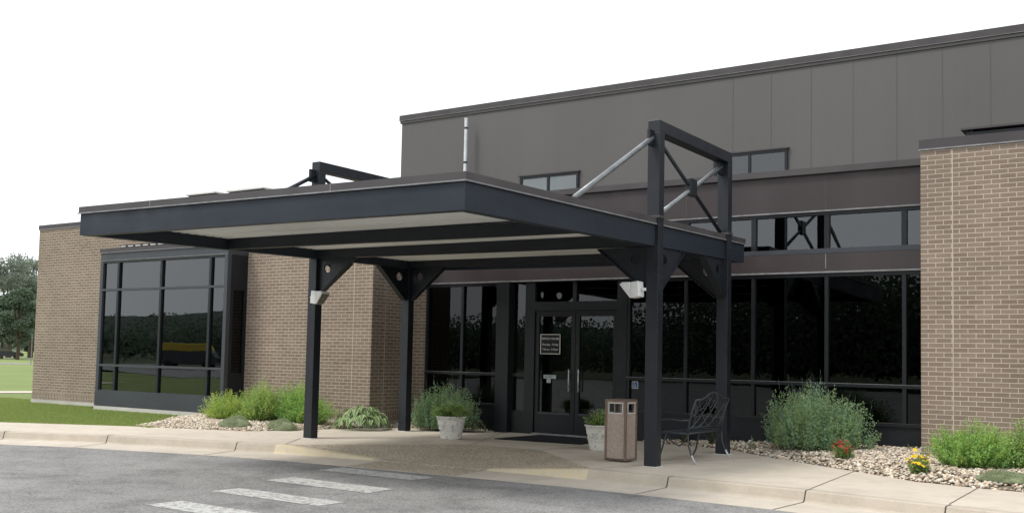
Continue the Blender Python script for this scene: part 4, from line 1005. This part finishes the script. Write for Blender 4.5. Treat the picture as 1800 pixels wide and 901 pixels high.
for s_ in (-1, 1): b.tube([(.13, s_ * HL, .42), (.155, s_ * HL, .60), (.20, s_ * HL, .76), (.25, s_ * HL * .99, .90)], r_ + .001, 8, 'benchm')
top = [(.25, -HL * .99, .90), (.255, -.42, .905), (.26, -.30, .93), (.265, -.14, .985), (.267, 0, 1.0), (.265, .14, .985), (.26, .30, .93), (.255, .42, .905), (.25, HL * .99, .90)]
b.tube(top, r_, 8, 'benchm'); b.tube([(.15, -HL, .50), (.15, HL, .50)], r_ * .8, 8, 'benchm'); b.build('back_frame', parent=bt, local=True, smooth=True)
b = MB(); rr = random.Random(4)
def bx3(z): return .13 + (z - .42) * .25
def branch(y0, z0, y1, z1, bow, rad):
    pts = []
    for k in range(7):
        s = k / 6; y = y0 + (y1 - y0) * s; z = z0 + (z1 - z0) * s + bow * math.sin(math.pi * s); pts.append((bx3(z) + .004, y, z))
    b.tube(pts, [rad * (1 - .45 * k / 6) for k in range(7)], 6, 'benchm'); return pts
for y0, z0, y1, z1, bow in ((-.55, .50, -.05, .96, -.06), (-.30, .50, .22, .94, -.07), (.0, .50, .50, .88, -.06), (.55, .50, .1, .97, -.05), (.30, .50, -.20, .95, -.05), (.05, .50, -.48, .88, -.05), (-.60, .66, -.15, .76, .05), (.60, .66, .12, .78, .05), (-.45, .50, -.58, .84, .0), (.45, .50, .58, .84, 0)):
    pts = branch(y0, z0, y1, z1, bow, .011)
    for k in (2, 4):
        p = pts[k]; s = rr.choice((-1, 1)); branch(p[1], p[2], p[1] + s * .11, p[2] + .07, .02, .007)
        # leaf blade
        q = (p[0], p[1] + s * .12, p[2] + .08); b.add([(q[0] - .004, q[1], q[2]), (q[0] - .004, q[1] + .03 * s, q[2] + .02), (q[0] - .004, q[1] + .06 * s, q[2] + .015), (q[0] - .004, q[1] + .03 * s, q[2] - .012), (q[0] + .004, q[1], q[2]), (q[0] + .004, q[1] + .03 * s, q[2] + .02), (q[0] + .004, q[1] + .06 * s, q[2] + .015), (q[0] + .004, q[1] + .03 * s, q[2] - .012)], [(0, 1, 2, 3), (7, 6, 5, 4), (0, 4, 5, 1), (1, 5, 6, 2), (2, 6, 7, 3), (3, 7, 4, 0)], 'benchm')
b.build('branch_lattice', parent=bt, local=True, smooth=True)
b = MB(); b.tube([(-.27, -HL, .42), (-.27, HL, .42)], r_, 8, 'benchm'); b.tube([(.13, -HL, .42), (.13, HL, .42)], r_, 8, 'benchm'); b.tube([(-.27, -HL, .42), (.13, -HL, .42)], r_, 8, 'benchm'); b.tube([(-.27, HL, .42), (.13, HL, .42)], r_, 8, 'benchm')
b.build('seat_frame', parent=bt, local=True, smooth=True)
b = MB()
for k in range(30):
    y = -HL + (k + .5) * 2 * HL / 30; b.box(-.27, .13, y - .012, y + .012, .418, .424, 'benchm')
for k in range(9):
    x = -.25 + k * .046; b.box(x - .009, x + .009, -HL, HL, .4245, .4285, 'benchm')
b.build('seat', parent=bt, local=True)

# ------------------------------------------------------------------ trees and things in the distance
def tree_mesh(h, cr, n, seed, leaf=.32):
    r = np.random.default_rng(seed); cl = []
    for i in range(26):
        a = r.uniform(0, 6.28); z = r.uniform(.26, .95); rad = cr * math.sin(min(1, (1.04 - z) * 1.55) * math.pi / 2) * r.uniform(.35, .95); cl.append((math.cos(a) * rad, math.sin(a) * rad, z * h, r.uniform(.16, .30) * cr))
    cl = np.array(cl); k = r.integers(0, len(cl), n); u = unit(r.normal(0, 1, (n, 3))); P = cl[k, :3] + u * (cl[k, 3:] * r.random((n, 1)) ** .4) * np.array([1.2, 1.2, .85])
    D = unit(r.normal(0, 1, (n, 3))); N_ = unit(np.cross(D, r.normal(0, 1, (n, 3)))); s = leaf * r.uniform(.6, 1.3, (n, 1))
    V = rot_quads(P, D, N_, s, s * .35); T = np.repeat((r.uniform(.75, 1.25, len(cl))[k] * r.uniform(.8, 1.2, n))[:, None] * np.ones((1, 3)), 4, 0)
    return V, np.arange(4 * n).reshape(-1, 4), T, cl
M['leaf_tree'] = leaf_mat('tree_foliage', (.11, .15, .10), trans=.3); M['leaf_tree_haze'] = leaf_mat('tree_foliage_hazed', (.22, .26, .205), trans=.4)  # distance haze is mixed into the paler crown colour
def tree(loc, h, cr, n, seed, label, mat='leaf_tree', leaf=.32, group='trees beyond the lawn', low=None):
    t = thing('tree', loc, label, 'tree', group); V, F, T, cl = tree_mesh(h, cr, n, seed, leaf)
    if low: V = V * np.array([1, 1, 1 - low]) + np.array([0, 0, 0])
    fast_mesh('crown', V, F, mat, T, parent=t)
    b = MB(); b.tube([(0, 0, -.3), (.05, 0, h * .2), (-.05, .05, h * .45), (0, 0, h * .8)], [h * .028, h * .02, h * .014, h * .004], 9, 'bark')
    for c in cl[:12]: b.tube([(0, 0, h * .28), (c[0] * .5, c[1] * .5, h * .28 + (c[2] - h * .28) * .6), (c[0], c[1], c[2])], [h * .010, h * .007, h * .003], 6, 'bark')
    b.build('trunk', parent=t, local=True); return t
def at(u, d):   # ground point seen at photo column u, d metres away
    ray = right * ((u - 939.5) / 1783.8) + fwd; ray.z = 0; ray.normalize(); return ray * d
p = at(20, 165); tree((p.x, p.y, 0), 15.5, 6.4, 11000, 2, 'tall airy tree at the left edge beyond the street', 'leaf_tree_haze', .34)
p = at(58, 172); tree((p.x, p.y, 0), 15.2, 5.6, 10000, 3, 'tall airy tree next to the brick corner', 'leaf_tree_haze', .34)
p = at(36, 140); tree((p.x, p.y, 0), 8.6, 3.9, 14000, 5, 'lower dense dark tree in front of the two tall ones', 'leaf_tree', .28)
p = at(8, 150); tree((p.x, p.y, 0), 8.0, 4.2, 12000, 6, 'lower dark tree cut by the left edge of the view', 'leaf_tree', .28)
p = at(70, 205); tree((p.x, p.y, 0), 13.0, 6.0, 10000, 7, 'far tree mostly hidden by the brick corner', 'leaf_tree', .4)
# woods on the horizon (and reflected in the glass)
def woods(name, pts, n, hmin, hmax, seed, label, leaf=.9, mat='leaf_tree'):
    r = np.random.default_rng(seed); pts = np.array(pts, float); seg = r.integers(0, len(pts) - 1, n // 150); f = r.random(n // 150)
    Cn = pts[seg] * (1 - f[:, None]) + pts[seg + 1] * f[:, None] + r.normal(0, 3.0, (n // 150, 2)); hh = r.uniform(hmin, hmax, len(Cn)); cr = hh * r.uniform(.22, .36, len(Cn))
    k = np.repeat(np.arange(len(Cn)), 150); u = unit(r.normal(0, 1, (len(k), 3))); zc = hh[k] * r.uniform(.12, .9, len(k))
    w_ = cr[k] * np.sqrt(np.clip(1 - ((zc / hh[k] - .5) / .55) ** 2, .05, 1))
    P = np.c_[Cn[k] + u[:, :2] * w_[:, None], zc]; D = unit(r.normal(0, 1, (len(k), 3))); N_ = unit(np.cross(D, r.normal(0, 1, (len(k), 3)))); s = leaf * r.uniform(.6, 1.3, (len(k), 1))
    V = rot_quads(P, D, N_, s, s * .4); T = np.repeat(r.uniform(.7, 1.3, (len(k), 1)) * np.ones((1, 3)), 4, 0)
    o = fast_mesh(name, V, np.arange(4 * len(k)).reshape(-1, 4), mat, T); tag(o, label, 'woods', kind='stuff')
woods('woods', [(-330, -60), (-300, 60), (-260, 160), (-180, 260)], 26000, 7, 13, 1, 'dark distant treeline behind the street trees', 1.6)
woods('woods', [(-85, -34), (-60, -40), (-36, -42), (4, -46), (26, -44)], 90000, 3.0, 5.8, 2, 'dark belt of low trees across the road, seen only mirrored in the dark glass', .26)
woods('woods', [(-33, -41), (-24, -42), (-15, -43), (-6, -43)], 42000, 6.5, 9.5, 9, 'taller loose trees across the road, seen only mirrored in the window wall', .34)
woods('woods', [(-260, -330), (-230, -220), (-215, -120), (-240, -60)], 26000, 4, 7, 3, 'distant dark hedge line mirrored in the bay window', 1.2)
# hills all round behind the viewer
hv, hf = [], []; nA = 150
for i in range(nA + 1):
    a = R(120) + R(230) * i / nA; d = 1500
    hz = 40 + 16 * math.sin(a * 3.1 + 1) + 9 * math.sin(a * 7.3) + 22 * math.exp(-((a - R(222)) / .07) ** 2)
    for q, zz in ((.8, -1), (.9, hz * .7), (1.0, hz), (1.25, -2)): hv.append((math.cos(a) * d * q, math.sin(a) * d * q, zz))
for i in range(nA):
    for j in range(3): hf.append((i * 4 + j, i * 4 + j + 1, (i + 1) * 4 + j + 1, (i + 1) * 4 + j))
M['hill'] = grass_mat('wooded_hill', (.045, .065, .05), (.06, .08, .06))
structure(fast_mesh('hills', hv, hf, 'hill'))

# parked car on the far street, and a street sign
cp = at(12, 146); ct = thing('parked_car', (cp.x, cp.y, .02), 'dark car on the far street at the left edge', 'car', rz=R(62))
M['carp'] = simple('car_paint', (.03, .035, .045), .25, .5, .05)
b = MB(); b.prism([(-2.2, .35), (2.2, .35), (2.25, .7), (1.9, .88), (1.0, .95), (.45, 1.42), (-1.1, 1.45), (-1.9, 1.0), (-2.25, .9)], 'y', -.88, .88, 'carp'); b.build('body', parent=ct, local=True, bevel=.06)
for s in (-1, 1):
    MB().prism([(-1.05, 1.0), (.85, .98), (.4, 1.34), (-1.0, 1.36)], 'y', min(s * .885, s * .895), max(s * .885, s * .895), 'lens').build('side_window', parent=ct, local=True)
    for x in (-1.4, 1.4):
        MB().tube([(x, s * .7, .33), (x, s * .92, .33)], .33, 18, 'black').build('wheel', parent=ct, local=True)
strip('driveway', (-95, -34), (-44, -12), 12, .02, 'asphalt')
yt = thing('parked_van', (-66.8, -23.4, .02), 'dark van with a yellow roof band, mirrored in the bay window', 'van', rz=R(-38))
M['ycar'] = simple('yellow_van_band', (.42, .31, .03), .5, .5, .05)
yt.scale = (.8, 1, 1)
b = MB(); b.prism([(-2.8, .4), (2.6, .4), (2.8, .9), (2.2, 1.44), (-2.8, 1.44)], 'y', -.95, .95, 'carp'); b.build('body', parent=yt, local=True, bevel=.05)
b = MB(); b.prism([(-2.8, 1.445), (2.2, 1.445), (1.7, 2.05), (-2.75, 2.05)], 'y', -.95, .95, 'ycar'); b.build('roof_band', parent=yt, local=True, bevel=.05)
for s in (-1, 1):
    for x in (-1.8, 1.8): MB().tube([(x, s * .7, .36), (x, s * .98, .36)], .36, 18, 'black').build('wheel', parent=yt, local=True)
sp_ = at(60, 100); ss = thing('street_sign', (sp_.x, sp_.y, 0), 'green street name sign on a post beside the brick corner', 'street sign', rz=R(-30))
MB().tube([(0, 0, 0), (0, 0, 2.75)], .035, 8, 'paletube').build('post', parent=ss, local=True); M['signg'] = simple('sign_green', (.02, .20, .13), .5, .3); MB().box(-.45, .45, -.02, .02, 2.5, 2.75, 'signg').build('name_plate', parent=ss, local=True)
# lawn marker
b = MB(); b.box(-28.1, -27.5, 15.2, 15.5, 0, .08, 'found'); tag(b.build('utility_lid', base=(-27.8, 15.3, 0), bevel=.01), 'small flat utility box lid in the grass left of the brick corner', 'utility box')
# lamp posts across the road (mirrored in the glass)
def lamp(loc, label):
    t = thing('street_lamp', loc, label, 'street lamp', 'lamp posts across the road')
    MB().tube([(0, 0, 0), (0, 0, 6.4)], [.09, .06], 8, 'dark').build('pole', parent=t, local=True); MB().box(-.6, .6, -.2, .2, 6.4, 6.55, 'dark').build('lamp_head', parent=t, local=True)
lamp((-20.5, -24, -.1), 'dark lamp post mirrored in the window left of the doors'); lamp((-11.5, -26, -.1), 'dark lamp post mirrored in the glass right of the doors')
